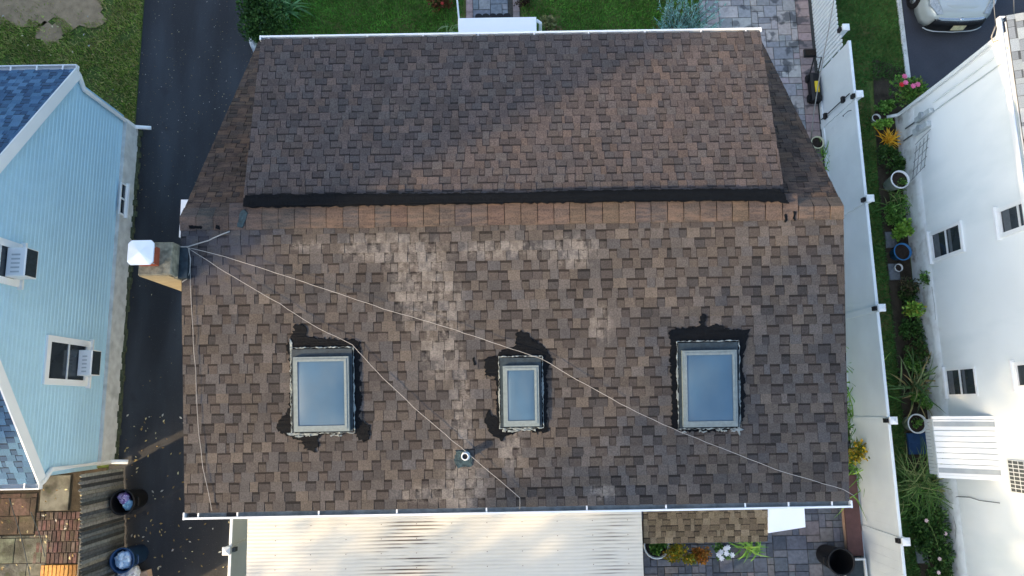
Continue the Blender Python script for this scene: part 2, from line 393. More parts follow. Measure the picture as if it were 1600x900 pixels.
PINK = [(156, 138, 132), (146, 130, 126), (134, 124, 122)]
pavers('front_path', lambda x, y: True, wx0+.18, 7.4, wx1-.18, 11.2, .15, GREY, 'paver', 1)
for xx, yy0 in ((wx0, 0), (wx1-.18, 0)):
    root = struct(MB().add([(xx,7.4,.005),(xx+.18,7.4,.005),(xx+.18,11.2,.005),(xx,11.2,.005)], [(0,1,2,3)]), 'path_border', 'joint_sand')
    for k in range(17): MB().bbox((xx+.005, 7.4+k*.22, 0), (xx+.172, 7.6+k*.22+.014, .032), .008, jit(lin(random.choice(PINK)), .1)).build('paver', 'paver', root)
px1 = pdx+int((7.62-pdx)/.165)*.165
pavers('paved_drive', lambda x, y: not (x < 4.9 and y < 7.3), pdx, 2.5, px1, 11.6, .165, [(160, 158, 154), (148, 148, 146), (168, 164, 158), (138, 140, 140), (162, 152, 148)], 'paver_drive', 2)
root = struct(MB().add([(px1,2.5,.005),(7.9,2.5,.005),(7.9,11.6,.005),(px1,11.6,.005)], [(0,1,2,3)]), 'drive_border', 'joint_sand')
for k in range(41): MB().bbox((px1+.006, 2.5+k*.22, 0), (7.8, 2.71+k*.22, .032), .008, jit(lin(random.choice(PINK)), .12)).build('paver', 'paver_drive', root)
pavers('rear_patio', lambda x, y: True, 2.6, -5.6, 7.9, -.9, .155, [(96, 100, 106), (110, 112, 116), (84, 88, 94), (120, 116, 114)], 'paver', 3)

# neighbour's back yard ------------------------------------------------------
def brickfield(name, px, bw, bh, cols, z=.02):
    q = [P(*p) for p in px]; x0, x1 = min(a.x for a in q), max(a.x for a in q); y0, y1 = min(a.y for a in q), max(a.y for a in q)
    root = struct(MB().add([(x0,y0,.008),(x1,y0,.008),(x1,y1,.008),(x0,y1,.008)], [(0,1,2,3)]), name, 'dirt')
    y = y0; row = 0
    while y < y1-.02:
        x = x0-(bw/2 if row % 2 else 0)
        while x < x1-.02:
            a, b = max(x, x0), min(x+bw, x1)
            if b-a > .05:
                MB().bbox((a+.006, y+.006, 0), (b-.006, min(y+bh, y1)-.006, z+random.uniform(-.006, .008)), .008, jit(lin(random.choice(cols)), .22, .06)).build('paver', 'paver' if cols[0][0] > 200 else 'paver_old', root)
            x += bw
        y += bh; row += 1
brickfield('brick_paving', [(58, 800), (122, 880)], .10, .24, [(96, 76, 72), (104, 80, 76), (88, 72, 68), (106, 92, 86)])
brickfield('brown_paving', [(-60, 772), (54, 834)], .46, .40, [(92, 78, 68), (86, 72, 64), (100, 86, 74)])
brickfield('slab_paving', [(-60, 838), (66, 960)], .62, .55, [(110, 112, 100), (100, 104, 94), (120, 120, 110)])
MB().box((P(60,0).x*0+P(62, 770).x, P(60, 798).y, 0), (P(112, 770).x, P(60, 738).y, .03))
c0, c1 = P(62, 798), P(112, 742)
struct(MB().bbox((c0.x, c0.y, 0), (c1.x, c1.y, .03), .01), 'concrete_slab', 'concrete_old')
brickfield('orange_boards', [(66, 882), (124, 940)], .09, 1.2, [(201, 152, 88), (184, 136, 80), (164, 120, 70)], .05)

# fallen leaves
lf = MB()
def scatter(mb, n, fn, cols, size=(.015, .04), z=.012):
    for _ in range(n):
        x, y = fn(); a = random.uniform(0, 6.28); s_ = random.uniform(*size); c = jit(lin(random.choice(cols)), .2)
        d = Vector((math.cos(a), math.sin(a), 0)); e = Vector((-d.y, d.x, 0)); o = Vector((x, y, z+random.uniform(0, .01)))
        mb.add([o-d*s_, o+e*s_*.5+Vector((0,0,.012)), o+d*s_, o-e*s_*.5+Vector((0,0,.006))], [(0,1,2,3)], c)
LC = [(170, 150, 96), (140, 116, 70), (196, 184, 140), (110, 92, 60), (180, 176, 164)]
scatter(lf, 480, lambda: (dl+(dr-dl)*random.choice((random.random(), random.betavariate(2, 5), random.betavariate(6, 2))), random.uniform(5.2, 11)), LC, (.005, .017))
scatter(lf, 60, lambda: (random.uniform(-9.2, -6), random.uniform(-1, 5.5)), LC, (.008, .025))
scatter(lf, 110, lambda: (-9.0+abs(random.gauss(0, .8)), random.uniform(-4.5, 0)), LC, (.015, .045))
scatter(lf, 40, lambda: (random.uniform(-8, -6.1), random.uniform(-4.5, -2.2)), LC, (.015, .045))
scatter(lf, 60, lambda: (random.uniform(-14, dl), random.uniform(7, 10.5)), LC, (.02, .045), .07)
scatter(lf, 60, lambda: (random.uniform(-12, -9.6), random.uniform(-4.5, -1.6)), LC, (.02, .045), .045)
lf = lf.build('fallen_leaves', 'leaf', None, kind='stuff'); tag(lf, 'small dry fallen leaves scattered over the dark driveway', 'leaves')

# ------------------------------------------------------------------ shingle courses
def courses(pl, W, L, e, tabs, cuts, seed, clip=None, wr=(.10, .20), cr=(.09, .19), ht=.013, hc=.006, v00=0.0, band=True, dim=.485, wear=None):
    """list of (mesh builder, visible area, u, v) pieces of laminated shingle laid on a roof plane"""
    o, u, v, n = pl; r = random.Random(seed); out = []
    def pt(a, b, h): return o+u*a+v*b+n*h
    rows = int(math.ceil((L-v00)/e))
    for k in range(rows):
        v0 = v00+k*e; v1 = min(v0+e+.028, L); x = -r.uniform(0, .2); tab = r.random() < .5
        while x < W:
            wd = r.uniform(*(wr if tab else cr))
            if r.random() < .07: wd *= .5
            u0, u1 = max(x, 0)+.0035, min(x+wd, W)-.0035; x += wd
            t_ = tab; tab = not tab if r.random() < .9 else tab
            if u1-u0 < .015: continue
            if clip and not clip((u0+u1)/2, v0+e/2, u0, u1): continue
            base = lin(r.choice(tabs if t_ else cuts)); k_ = r.choice((r.uniform(.80, .94), r.uniform(.94, 1.06), r.uniform(1.0, 1.14))); c = tuple(q*k_*dim for q in base[:3])+(1,)
            if wear:
                wv = wear((u0+u1)/2, v0+e/2)
                if r.random() < wv*.8:
                    f_ = r.uniform(.05, .30); c = tuple(q+(w2-q)*f_ for q, w2 in zip(c[:3], (.23, .22, .20)))+(1,)
            j = r.uniform(-.002, .002); hb = (ht if t_ else hc)+r.uniform(-.0015, .002); vv = v0+r.uniform(-.003, .003)
            m = MB(); he = .001
            if t_ or not band:
                m.add([pt(u0,vv,hb), pt(u1,vv,hb), pt(u1,v1,he), pt(u0,v1,he), pt(u0,vv,0), pt(u1,vv,0)],
                      [(0,1,2,3),(4,5,1,0),(4,0,3),(5,2,1)], c)
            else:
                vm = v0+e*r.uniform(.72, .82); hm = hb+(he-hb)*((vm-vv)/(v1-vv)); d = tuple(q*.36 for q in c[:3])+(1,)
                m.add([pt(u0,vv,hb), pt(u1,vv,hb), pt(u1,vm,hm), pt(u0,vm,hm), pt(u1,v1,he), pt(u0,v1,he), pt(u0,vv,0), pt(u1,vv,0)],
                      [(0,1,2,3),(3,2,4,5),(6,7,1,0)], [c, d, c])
            out.append((m, u1-u0, (u0+u1)/2, v0))
    return out
def join(pieces):
    mb = MB()
    for p in pieces: mb.add(p[0].v, p[0].f, list(p[0].c))
    return mb
def deck(pl, W, L, th=.05):
    o, u, v, n = pl; a = o-n*th-u*0
    return MB().obox(a, u*W, v*L, n*(th-.001))

# ------------------------------------------------------------------ the main house
H = empty('house', (0, 2.5, 0), 'house with brown shingle roof, three skylights and long black tar strip', 'house')
wl, wr_ = XL+.18, XR-.18
walls = MB()
walls.box((wl, -1.22, 0), (wr_, 2.88, 5.82))                                # two-storey rear half
walls.box((wl, 2.88, 0), (wr_, 6.95, 3.75))
walls.add([(wl,2.88,3.75),(wl,6.95,3.75),(wl,2.88,6.45),(wr_,2.88,3.75),(wr_,6.95,3.75),(wr_,2.88,6.45)], [(0,2,1),(3,4,5)])
walls.add([(wl,-1.22,5.82),(wl,2.88,5.82),(wl,2.88,6.52),(wr_,-1.22,5.82),(wr_,2.88,5.82),(wr_,2.88,6.52)], [(0,1,2),(3,5,4)])
walls.build('wall', 'white_paint', H)
dw = MB(); dw.box((DXL+.12, 3.2, 4.0), (DXR-.12, 5.72, 6.08)); dw.build('dormer_wall', 'white_paint', H)
RL = math.hypot(RIDGE_Y-EAVE_Y, RIDGE_Z-EAVE_Z)
rear = deck(REAR, XR-XL, RL).build('rear_roof', 'deck', H)
TABS = [(111, 107, 103), (106, 104, 102), (119, 112, 103), (103, 102, 102), (110, 106, 102), (112, 105, 97), (115, 110, 105)]
CUTS = [(96, 90, 85), (88, 84, 81), (102, 95, 89), (92, 87, 84), (104, 98, 91), (83, 81, 80), (99, 93, 88)]
WP = [(rp(*a), b) for a, b in SPOTS]
def wear_at(u_, v_):
    p = REAR[0]+REAR[1]*u_+REAR[2]*v_
    return max(max(0, 1-((p.x-c.x)/rx)**2-((p.y-c.y)/ry)**2) for c, (rx, ry) in WP)**.6
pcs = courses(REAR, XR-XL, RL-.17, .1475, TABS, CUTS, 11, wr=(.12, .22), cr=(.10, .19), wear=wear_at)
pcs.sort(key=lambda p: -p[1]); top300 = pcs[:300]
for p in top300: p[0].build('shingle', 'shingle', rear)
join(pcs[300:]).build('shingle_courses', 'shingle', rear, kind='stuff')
# dormer
DL = math.hypot(5.98-3.12, .45)
do = deck(DORM, DXR-DXL, DL).build('dormer_roof', 'deck', H)
FT = [(112, 103, 100), (107, 103, 101), (117, 105, 98), (104, 99, 98), (112, 102, 97), (109, 101, 98)]
FC = [(102, 96, 94), (99, 96, 96), (107, 99, 94), (100, 94, 93), (108, 100, 97)]
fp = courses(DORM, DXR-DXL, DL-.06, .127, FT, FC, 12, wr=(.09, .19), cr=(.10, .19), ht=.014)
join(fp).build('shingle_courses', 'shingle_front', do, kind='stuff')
# steep front slope either side of the dormer and below it
SL = math.hypot(7.25-RIDGE_Y, RIDGE_Z-3.78)
st = deck(STEEP, XR-XL, SL-.02).build('front_roof', 'deck', H)
BT = [(112, 92, 80), (104, 88, 80), (120, 98, 82), (100, 88, 82)]; BC = [(92, 78, 72), (86, 78, 74), (100, 86, 76)]
cl = lambda a, v, u0, u1: u0 < (DXL-XL)+.12 or u1 > (DXR-XL)-.12 or v < SL*.32
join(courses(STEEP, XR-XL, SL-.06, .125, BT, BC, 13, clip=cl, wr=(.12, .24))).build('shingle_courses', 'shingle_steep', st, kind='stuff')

# ridge cap pieces: one folded shingle each
x = XL; k = 0; rv = Vector((0, 1, 0)); cap_root = rear
CAPC = [(120, 108, 99), (114, 104, 98), (124, 110, 98), (104, 99, 97), (110, 102, 97), (120, 105, 94)]
while x < XR-.02:
    wd = random.uniform(.225, .25); x1 = min(x+wd, XR); c = jit(tuple(q_*.41 for q_ in lin(random.choice(CAPC))[:3]), .08, .03); m = MB()
    o, u, v, n = REAR; j = random.uniform(-.006, .006)
    def q(a, b, h): return o+u*(a-XL)+v*b+n*h
    b0, b1 = RL-.20+j, RL+.0
    if x1 < DXL-.02 or x > DXR+.02:
        f0, f1 = Vector((x, RIDGE_Y+.17, RIDGE_Z-.095)), Vector((x1, RIDGE_Y+.17, RIDGE_Z-.095))
    else: f0, f1 = Vector((x, RIDGE_Y+.20, RIDGE_Z+.02)), Vector((x1, RIDGE_Y+.20, RIDGE_Z+.02))
    l, r_ = .027, .018
    m.add([q(x+.002,b0,l), q(x1-.002,b0,r_), q(x1-.002,b1,r_+.006), q(x+.002,b1,l+.006), q(x+.002,b0,0), q(x1-.002,b0,0), f0, f1],
          [(0,1,2,3),(4,5,1,0),(4,0,3),(5,2,1),(3,2,7,6)], c)
    m.build('ridge_cap', 'shingle_steep', rear); x = x1+.006; k += 1

# tar --------------------------------------------------------------------------
def grow(px, k=1.02):
    cx = (min(p[0] for p in px)+max(p[0] for p in px))/2; cy = (min(p[1] for p in px)+max(p[1] for p in px))/2
    return [(cx+(a-cx)*k+(1 if a > cx else -1), cy+(b-cy)*k) for a, b in px]
def tar(px, pl, name='tar_patch', m='tar', h=.022, rough=2.4, parent=H, seed=1, step=2.6):
    r = random.Random(seed); pts = []
    for i in range(len(px)):
        a, b = Vector(px[i]), Vector(px[(i+1) % len(px)]); n = max(1, int((b-a).length/step))
        for k_ in range(n):
            p = a+(b-a)*(k_/n); pts.append((p.x+r.uniform(-rough, rough), p.y+r.uniform(-rough, rough)))
    cx = sum(p[0] for p in pts)/len(pts); cy = sum(p[1] for p in pts)/len(pts)
    bot = [rp(a, b, .002, pl) for a, b in pts]; n = len(bot); ce = rp(cx, cy, 0, pl)
    def toward(p, d):
        w_ = ce-p; return p+w_.normalized()*min(d, w_.length*.5) if w_.length > 1e-6 else p
    topv = [b+pl[3]*(h-.002+r.uniform(-.004, .004)) for b in bot]
    topv = [toward(p, .008) for p in topv]
    import mathutils
    tris = mathutils.geometry.tessellate_polygon([[Vector(((p-pl[0]).dot(pl[1]), (p-pl[0]).dot(pl[2]), 0)) for p in topv]])
    f = [(i, (i+1) % n, n+(i+1) % n, n+i) for i in range(n)]
    ft = []
    for t_ in tris:
        A, B, C_ = (topv[i] for i in t_)
        t_ = tuple(t_) if (B-A).cross(C_-A).dot(pl[3]) > 0 else (t_[0], t_[2], t_[1])
        ft.append(tuple(n+i for i in t_))
    return MB().add(bot+topv, f+ft).build(name, m, parent)
# the long strip where the dormer meets the ridge
strip = [(383, 305), (470, 304), (560, 303), (680, 303), (800, 301), (900, 299), (1010, 297), (1120, 296), (1218, 296), (1226, 306), (1232, 318), (1220, 316),
         (1130, 314), (1000, 316), (900, 317), (760, 319), (640, 321), (520, 323), (400, 325), (380, 322)]
tar(strip, plane((XL, RIDGE_Y+.1, RIDGE_Z+.05), (0, 1, 0)), 'tar_strip', 'tar', .035, 1.4, H, 5, 5)
tar([(380, 326), (388, 332), (386, 345), (378, 357), (372, 356), (374, 340)], REAR, 'tar_patch', 'tar_teal', .04, 1.2, H, 2, 4)
tar([(296, 352), (318, 354), (316, 358), (297, 357)], REAR, seed=3, rough=1, h=.04)
tar([(339, 352), (345, 353), (344, 360), (338, 358)], REAR, seed=4, rough=1, h=.04)
tar([(1223, 335), (1229, 334), (1230, 344), (1226, 348)], REAR, seed=6, rough=1, h=.04)
tar([(1239, 330), (1243, 332), (1242, 345), (1237, 343)], REAR, seed=7, rough=1, h=.04)
# round the skylights
tar(grow([(450, 540), (458, 528), (463, 508), (472, 507), (479, 515), (480, 528), (520, 530), (560, 533), (561, 580), (563, 620), (560, 655), (577, 664), (573, 685), (560, 688), (553, 672),
     (500, 679), (495, 706), (478, 700), (474, 688), (452, 680), (433, 670), (436, 655), (452, 645), (456, 600), (454, 560)]), REAR, seed=21)
tar(grow([(760, 562), (776, 556), (790, 545), (808, 540), (807, 522), (814, 517), (824, 524), (832, 533), (846, 540), (858, 556), (862, 566), (852, 580), (854, 620), (852, 660), (856, 672), (838, 676),
     (826, 670), (796, 678), (786, 688), (768, 676), (758, 658), (764, 640), (778, 655), (778, 600), (774, 588), (760, 586)]), REAR, seed=22)
tar(grow([(1044, 520), (1060, 515), (1094, 512), (1096, 494), (1102, 492), (1104, 510), (1122, 508), (1130, 514), (1168, 517), (1165, 535), (1158, 560), (1162, 610), (1160, 650), (1150, 668), (1120, 674),
     (1066, 672), (1050, 664), (1052, 620), (1048, 560), (1050, 530)]), REAR, seed=23)
tar([(738, 558), (742, 556), (744, 570), (740, 572)], REAR, seed=24, rough=.8)

# skylights ----------------------------------------------------------------------
def on(pl, x, y, h):                       # roof plane point by world x, y
    o, u, v, n = pl; z = o.z-(n.x*(x-o.x)+n.y*(y-o.y))/n.z; return Vector((x, y, z))+n*h
def skylight(x0p, y0p, x1p, y1p, hgt, seed):
    a, b = rp(x0p, y1p, .05), rp(x1p, y0p, .05); x0, y0, x1, y1 = a.x, a.y, b.x, b.y
    r = random.Random(seed)
    def ring(bx, h0, h1, inset, top=0, bot=0):
        m = MB(); X0, Y0, X1, Y1 = bx; ix, iy0, iy1 = inset, inset+bot, inset+top
        O = [(X0,Y0),(X1,Y0),(X1,Y1),(X0,Y1)]; I = [(X0+ix,Y0+iy0),(X1-ix,Y0+iy0),(X1-ix,Y1-iy1),(X0+ix,Y1-iy1)]
        v = [on(REAR,*p,h0) for p in O]+[on(REAR,*p,h1) for p in O]+[on(REAR,*p,h1) for p in I]+[on(REAR,*p,h0) for p in I]
        f = []
        for i in range(4):
            j = (i+1) % 4; f += [(i,j,4+j,4+i),(4+i,4+j,8+j,8+i),(8+i,8+j,12+j,12+i)]
        return m.add(v, f)
    s = ring((x0+.02, y0+.02, x1-.02, y1-.02), .0, .055, .07, .08).build('skylight', 'frame_dark', H)
    ring((x0+.06, y0+.04, x1-.06, y1-.13), .02, hgt, .035).build('skylight_frame', 'frame_alu', s)
    ring((x0+.09, y0+.075, x1-.09, y1-.16), .03, hgt+.010, .035, 0, .015).build('inner_frame', 'frame_alu', s)
    gx0, gy0, gx1, gy1 = x0+.115, y0+.11, x1-.115, y1-.185
    pane = MB(); N = 10; vv = []; ff = []
    for i in range(N+1):
        for j in range(N+1):
            s_, t_ = i/N, j/N; d = .02*(1-(2*s_-1)**4)*(1-(2*t_-1)**4)
            vv.append(on(REAR, gx0+(gx1-gx0)*s_, gy0+(gy1-gy0)*t_, hgt-.006+d))
    for i in range(N):
        for j in range(N): ff.append((i*(N+1)+j, (i+1)*(N+1)+j, (i+1)*(N+1)+j+1, i*(N+1)+j+1))
    pane.add(vv, ff).build('pane', 'skylight_pane', s, True)
    # crusty sealant bead round the curb
    m = MB(); per = []
    for (ax, ay, bx, by) in ((x0,y0,x1,y0),(x1,y0,x1,y1),(x1,y1,x0,y1),(x0,y1,x0,y0)):
        n = int(math.hypot(bx-ax, by-ay)/.03)
        for i in range(n): per.append((ax+(bx-ax)*i/n, ay+(by-ay)*i/n))
    run = []
    for i, (x_, y_) in enumerate(per+per[:2]):
        run.append(on(REAR, x_+r.uniform(-.006, .008), y_+r.uniform(-.006, .008), .042+r.uniform(0, .01)))
    rad = [r.choice((.002, .006, .010, .003, .012, .002)) for _ in run]
    m.tube(run, rad, 5); m.build('sealant', 'sealant', s)
    m = MB()
    for _ in range(9):
        bx = r.uniform(x0, x1); m.tube([on(REAR, bx+r.uniform(-.05,.05), y0-.035+r.uniform(-.02,.02), .032) for _ in range(4)], [.006, .014, .012, .004], 5)
    m.build('sealant_drips', 'sealant', s)
    for k_ in range(6):
        sd_ = r.choice((0, 1, 2)); L_ = r.uniform(6, 20); t_ = r.random()
        if sd_ == 0: cx_, cy_, wx_, wy_ = x0p-1, y0p+(y1p-y0p)*t_, 2.2, L_
        elif sd_ == 1: cx_, cy_, wx_, wy_ = x1p+1, y0p+(y1p-y0p)*t_, 2.2, L_
        else: cx_, cy_, wx_, wy_ = x0p+(x1p-x0p)*t_, y1p+2, L_, 2.6
        tar([(cx_-wx_, cy_-wy_), (cx_+wx_*.4, cy_-wy_*.8), (cx_+wx_, cy_), (cx_+wx_*.5, cy_+wy_), (cx_-wx_*.8, cy_+wy_*.6)], REAR, 'sealant_smear', 'sealant', .034, .8, s, seed*50+k_, 3)
skylight(457, 541, 553, 676, .12, 1); skylight(781, 555, 847, 668, .12, 2); skylight(1059, 531, 1153, 669, .12, 3)

# plumbing vent
vp = rp(727, 712, .018); vt = rp(720, 717, .018)
fl = tar([(712, 704), (731, 702), (739, 714), (737, 729), (714, 731), (709, 720)], REAR, 'vent_flashing', 'tar_teal', .026, 1.0, H, 31)
vb = rp(728, 712, 0)
m = MB(); m.lathe(vb, [(.07, 0), (.066, .03), (.055, .05), (.055, .21), (.04, .21), (.04, .05), (0, .05)], 20); vo = m.build('vent_pipe', 'white_paint', H, True)
MB().lathe(vb, [(.039, .19), (0, .19)], 20).build('pipe_bore', 'black_plastic', vo)

# gutters
def gutter(x0, x1, y, z, d, straps, name, w_=.07):
    """d=+1 front (towards +Y), -1 rear"""
    t = .012; m = MB()
    m.box((x0, y+d*w_, z-.10), (x1, y+d*(w_+t*1.6), z+.0)); m.box((x0, y+d*(w_-.006), z-.002), (x1, y+d*(w_+t*1.8), z+.012))
    m.box((x0-.022, y-.01*d, z-.11), (x0-.001, y+d*(w_+t*2.2), z+.012)); m.box((x1+.001, y-.01*d, z-.11), (x1+.022, y+d*(w_+t*2.2), z+.012))
    go = m.build(name, 'white_bright', H)
    MB().box((x0, y, z-.105), (x1, y+d*(w_-.001), z-.085)).build('gutter_floor', 'gutter_grey', go)
    MB().box((x0, y-d*.02, z-.105), (x1, y-d*.001, z-.02)).build('fascia', 'white_paint', go)
    for sx in straps: MB().box((sx-.011, y-.005*d, z-.012), (sx+.011, y+d*(w_-.008), z-.002)).build('bracket', 'white_bright', go)
    return go
rz = EAVE_Z-.005
gr = gutter(XL, XR+.02, EAVE_Y-.005, rz, -1, [P(q, 795, rz).x for q in (310, 371, 498, 620, 760, 917, 1041, 1165, 1233, 1301)], 'rear_gutter')
MB().box((XL+.03, EAVE_Y-.065, rz-.083), (XL+.16, EAVE_Y-.02, rz-.06)).build('gutter_debris', 'black_plastic', gr)
MB().box((P(352,800,rz).x, EAVE_Y-.065, rz-.083), (P(366,800,rz).x, EAVE_Y-.015, rz-.05)).build('gutter_debris', 'black_plastic', gr)
gutter(DXL, DXR, 5.985, 6.165, 1, [P(q, 58, 6.16).x for q in (420, 490, 574, 661, 747, 835, 920, 1008, 1096, 1166)], 'front_gutter', .038)
# rake boards and the white return under the ridge at the left gable
def rake(x, pl, L, name):
    o, u, v, n = pl; a = Vector((x, o.y, o.z)); return MB().obox(a-n*.22, Vector((.028, 0, 0)), v*L, n*.165).build(name, 'white_paint', H)
rake(XL+.03, REAR, RL, 'rake_board'); rake(XR-.06, REAR, RL, 'rake_board')
a = P(283, 312, 6.25); b_ = P(283, 346, 6.25)
MB().box((a.x, b_.y-.25, 6.1), (XL-.004, a.y, 6.25)).build('rake_return', 'white_bright', H)

# chimney
ct = 6.80
A, B = P(215, 430, ct), P(270, 378, ct)
ch = MB().bbox((A.x, A.y, 0), (B.x, B.y, ct), .015).build('chimney', 'stucco', H)
S0 = P(284, 436, 6.6)
MB().bbox((B.x+.002, S0.y+.01, 0), (XL-.035, P(284, 385, 6.6).y, 6.62), .02).build('shoulder', 'stucco', ch)
MB().box((A.x+.01, A.y-.012, 4), (XL-.035, A.y-.002, ct-.03)).build('render_face', 'stucco_side', ch)  # thin slab on the rear face, sunlight painted in as a lighter stucco
fc = (P(222, 0, ct), ); fx0, fx1 = A.x+.04, A.x+.30; fy0, fy1 = A.y+.13, A.y+.39
fl_ = MB()
fl_.box((fx0, fy0, ct-.05), (fx1, fy0+.03, ct+.13)); fl_.box((fx0, fy1-.03, ct-.05), (fx1, fy1, ct+.13))
fl_.box((fx0, fy0+.031, ct-.05), (fx0+.03, fy1-.031, ct+.13)); fl_.box((fx1-.03, fy0+.031, ct-.05), (fx1, fy1-.031, ct+.13)); fl_.build('flue_tile', 'clay', ch)
cz = 7.08; c0, c1 = P(198, 414, cz), P(241, 375, cz); cut = .045
oc = [(c0.x+cut,c0.y),(c1.x-cut,c0.y),(c1.x,c0.y+cut),(c1.x,c1.y-cut),(c1.x-cut,c1.y),(c0.x+cut,c1.y),(c0.x,c1.y-cut),(c0.x,c0.y+cut)]
cm = MB(); vv = [(x_,y_,cz-.025) for x_,y_ in oc]+[(x_,y_,cz) for x_,y_ in oc]+[((c0.x+c1.x)/2,(c0.y+c1.y)/2,cz+.045)]
cm.add(vv, [(i,(i+1)%8,8+(i+1)%8,8+i) for i in range(8)]+[(8+i,8+(i+1)%8,16) for i in range(8)]+[tuple(range(7,-1,-1))])
co = cm.build('chimney_cap', 'cap_metal', ch)
lg = MB()
for sx in (fx0+.01, fx1-.01):
    for sy in (fy0+.01, fy1-.01): lg.tube([(sx, sy, ct+.1), (sx, sy, cz-.02)], .008)
lg.build('cap_legs', 'plate_metal', ch)
q0, q1 = rp(286, 437), rp(297, 386)
MB().box((XL+.0, q0.y, 6.42), (q1.x, q1.y, on(REAR, 0, q1.y, .05).z)).build('chimney_flashing', 'frame_dark', ch)

# cables lying on the roof -----------------------------------------------------------
def cable(px, r, label, h=.03, name='cable', m='cable', jitter=.008, ends=None):
    pts = []
    for i in range(len(px)-1):
        a, b = Vector(px[i]), Vector(px[i+1]); n = max(2, int((b-a).length/14))
        for k_ in range(n):
            p = a+(b-a)*(k_/n); q_ = rp(p.x, p.y, h); q_ += Vector((random.gauss(0, jitter*.4), random.gauss(0, jitter*.4), random.uniform(0, .004))); pts.append(q_)
    pts.append(rp(*px[-1], h))
    if ends: pts += ends
    return tag(MB().tube(pts, r, 6).build(name, m, None, True), label, 'cable', 'white cables lying on the brown roof')
cable([(284, 386), (297, 386), (322, 378), (335, 373), (361, 362)], .010, 'short thick white cable from chimney up towards the ridge', .05)
cable([(297, 387), (340, 397), (420, 422), (520, 455), (600, 482), (700, 511), (780, 538), (845, 559), (900, 592), (980, 636), (1060, 673), (1140, 704), (1220, 735), (1313, 762), (1330, 772)],
      .0042, 'long white cable crossing the roof from chimney to the lower right corner', .10)
cable([(297, 388), (330, 410), (380, 440), (440, 475), (500, 513), (552, 538), (600, 590), (660, 646), (720, 697), (780, 748), (812, 776), (812, 793)], .0042,
      'white cable running past left skylight and vent pipe to the rear gutter', .075)
cable([(298, 388), (299, 430), (302, 500), (307, 580), (311, 660), (319, 730), (330, 780), (333, 797)], .0042, 'white cable dropping beside left roof edge to the rear gutter', .04)
cable([(297, 388), (300, 405), (299, 425), (294, 437), (287, 441)], .007, 'small loop of pale cable hanging round the chimney flashing', .055)

# ------------------------------------------------------------------ patio cover
pz = 2.62
X0, X1 = P(384, 850, pz).x, P(1005, 850, pz).x
pc = empty('patio_cover', ((X0+X1)/2, -3, 0), 'white corrugated patio cover with dark streaks behind the house', 'patio cover')
ytop = -1.24; pit = .068
for sidx in range(5):
    y1 = ytop-sidx*.80; y0 = y1-.83
    m = MB(); n = int((y1-y0)/pit*8); vv = []; ff = []
    for i in range(n+1):
        y = y1-(y1-y0)*i/n; z = pz-(ytop-y)*.05+.0032*math.cos(2*math.pi*y/pit)-sidx*.004
        vv += [(X0, y, z), (X1, y, z)]
    for i in range(n): ff.append((2*i, 2*i+2, 2*i+3, 2*i+1))
    m.add(vv, ff).build('corrugated_sheet', 'corrugated', pc, True)
sm = MB()
for sx in np.arange(X0+.55, X1, .68):
    for k_ in range(14):
        y = math.floor((ytop-.1-k_*.27)/pit)*pit; z = pz-(ytop-y)*.05+.009-.004*int((ytop-y)/.8)
        sm.lathe((sx, y, z), [(.009, 0), (.008, .006), (0, .007)], 6)
sm.build('screws', 'rust_screw', pc)
for px_ in (X0+.06, (X0+X1)/2, X1-.06): MB().box((px_-.05, -4.9, 0), (px_+.05, -4.8, 2.38)).build('post', 'white_paint', pc)
MB().box((X0, -4.92, 2.22), (X1, -4.79, 2.34)).build('beam', 'white_paint', pc)

# small tan shingled roof, white canopies -----------------------------------------------
t0, t1 = P(1006, 850, 2.45), P(1201, 846, 2.45)
bay = empty('porch_roof', (t0.x+1, -1.6, 0), 'small tan shingled lean-to roof under the rear gutter', 'porch roof')
BP = plane((t0.x, t0.y, 2.40), (0, -1.22-t0.y, .32)); BL = math.hypot(-1.22-t0.y, .32); BW = t1.x-t0.x
bd = deck(BP, BW, BL).build('roof_deck', 'deck', bay)
TT = [(138, 122, 96), (130, 114, 90), (146, 130, 104), (124, 108, 86)]; TCU = [(112, 98, 76), (106, 92, 72), (120, 104, 82)]
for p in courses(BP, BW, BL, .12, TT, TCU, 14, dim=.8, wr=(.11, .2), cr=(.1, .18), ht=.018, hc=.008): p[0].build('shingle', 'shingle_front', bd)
for xx in (t0.x+.1, t1.x-.2): MB().box((xx, t0.y+.15, 0), (xx+.1, t0.y+.25, 2.36)).build('post', 'wood_brown', bay)
w0, w1 = P(1201, 833, 2.5), P(1259, 828, 2.5)
wc = empty('door_canopy', (w0.x+.4, -1.6, 0), 'small plain white flat canopy beside the tan roof', 'canopy')
MB().add([(w0.x,w0.y,2.5),(w1.x,w1.y+.05,2.5),(w1.x,-1.22,2.56),(w0.x,-1.22,2.56),(w0.x,w0.y,2.42),(w1.x,w1.y+.05,2.42),(w1.x,-1.22,2.48),(w0.x,-1.22,2.48)],
         [(0,1,2,3),(4,7,6,5),(0,4,5,1),(1,5,6,2),(2,6,7,3),(3,7,4,0)]).build('panel', 'canopy_white', wc)
for xx in (w0.x+.03, w1.x-.06): MB().obox((xx, w0.y+.1, 2.42), (.03, 0, 0), (0, .03, 0), (0, -1.25-w0.y, -.5)).build('bracket', 'white_paint', wc)
f0, f1 = P(716, 28, 2.7), P(838, 28, 2.7)
fcn = empty('porch_canopy', ((f0.x+f1.x)/2, 7.6, 0), 'white flat porch canopy over the front door path', 'canopy')
MB().bbox((f0.x, 6.96, 2.58), (f1.x, f0.y, 2.7), .012).build('panel', 'canopy_white', fcn)
a, b_ = P(838, 28, 2.7), P(846, 34, 2.6)
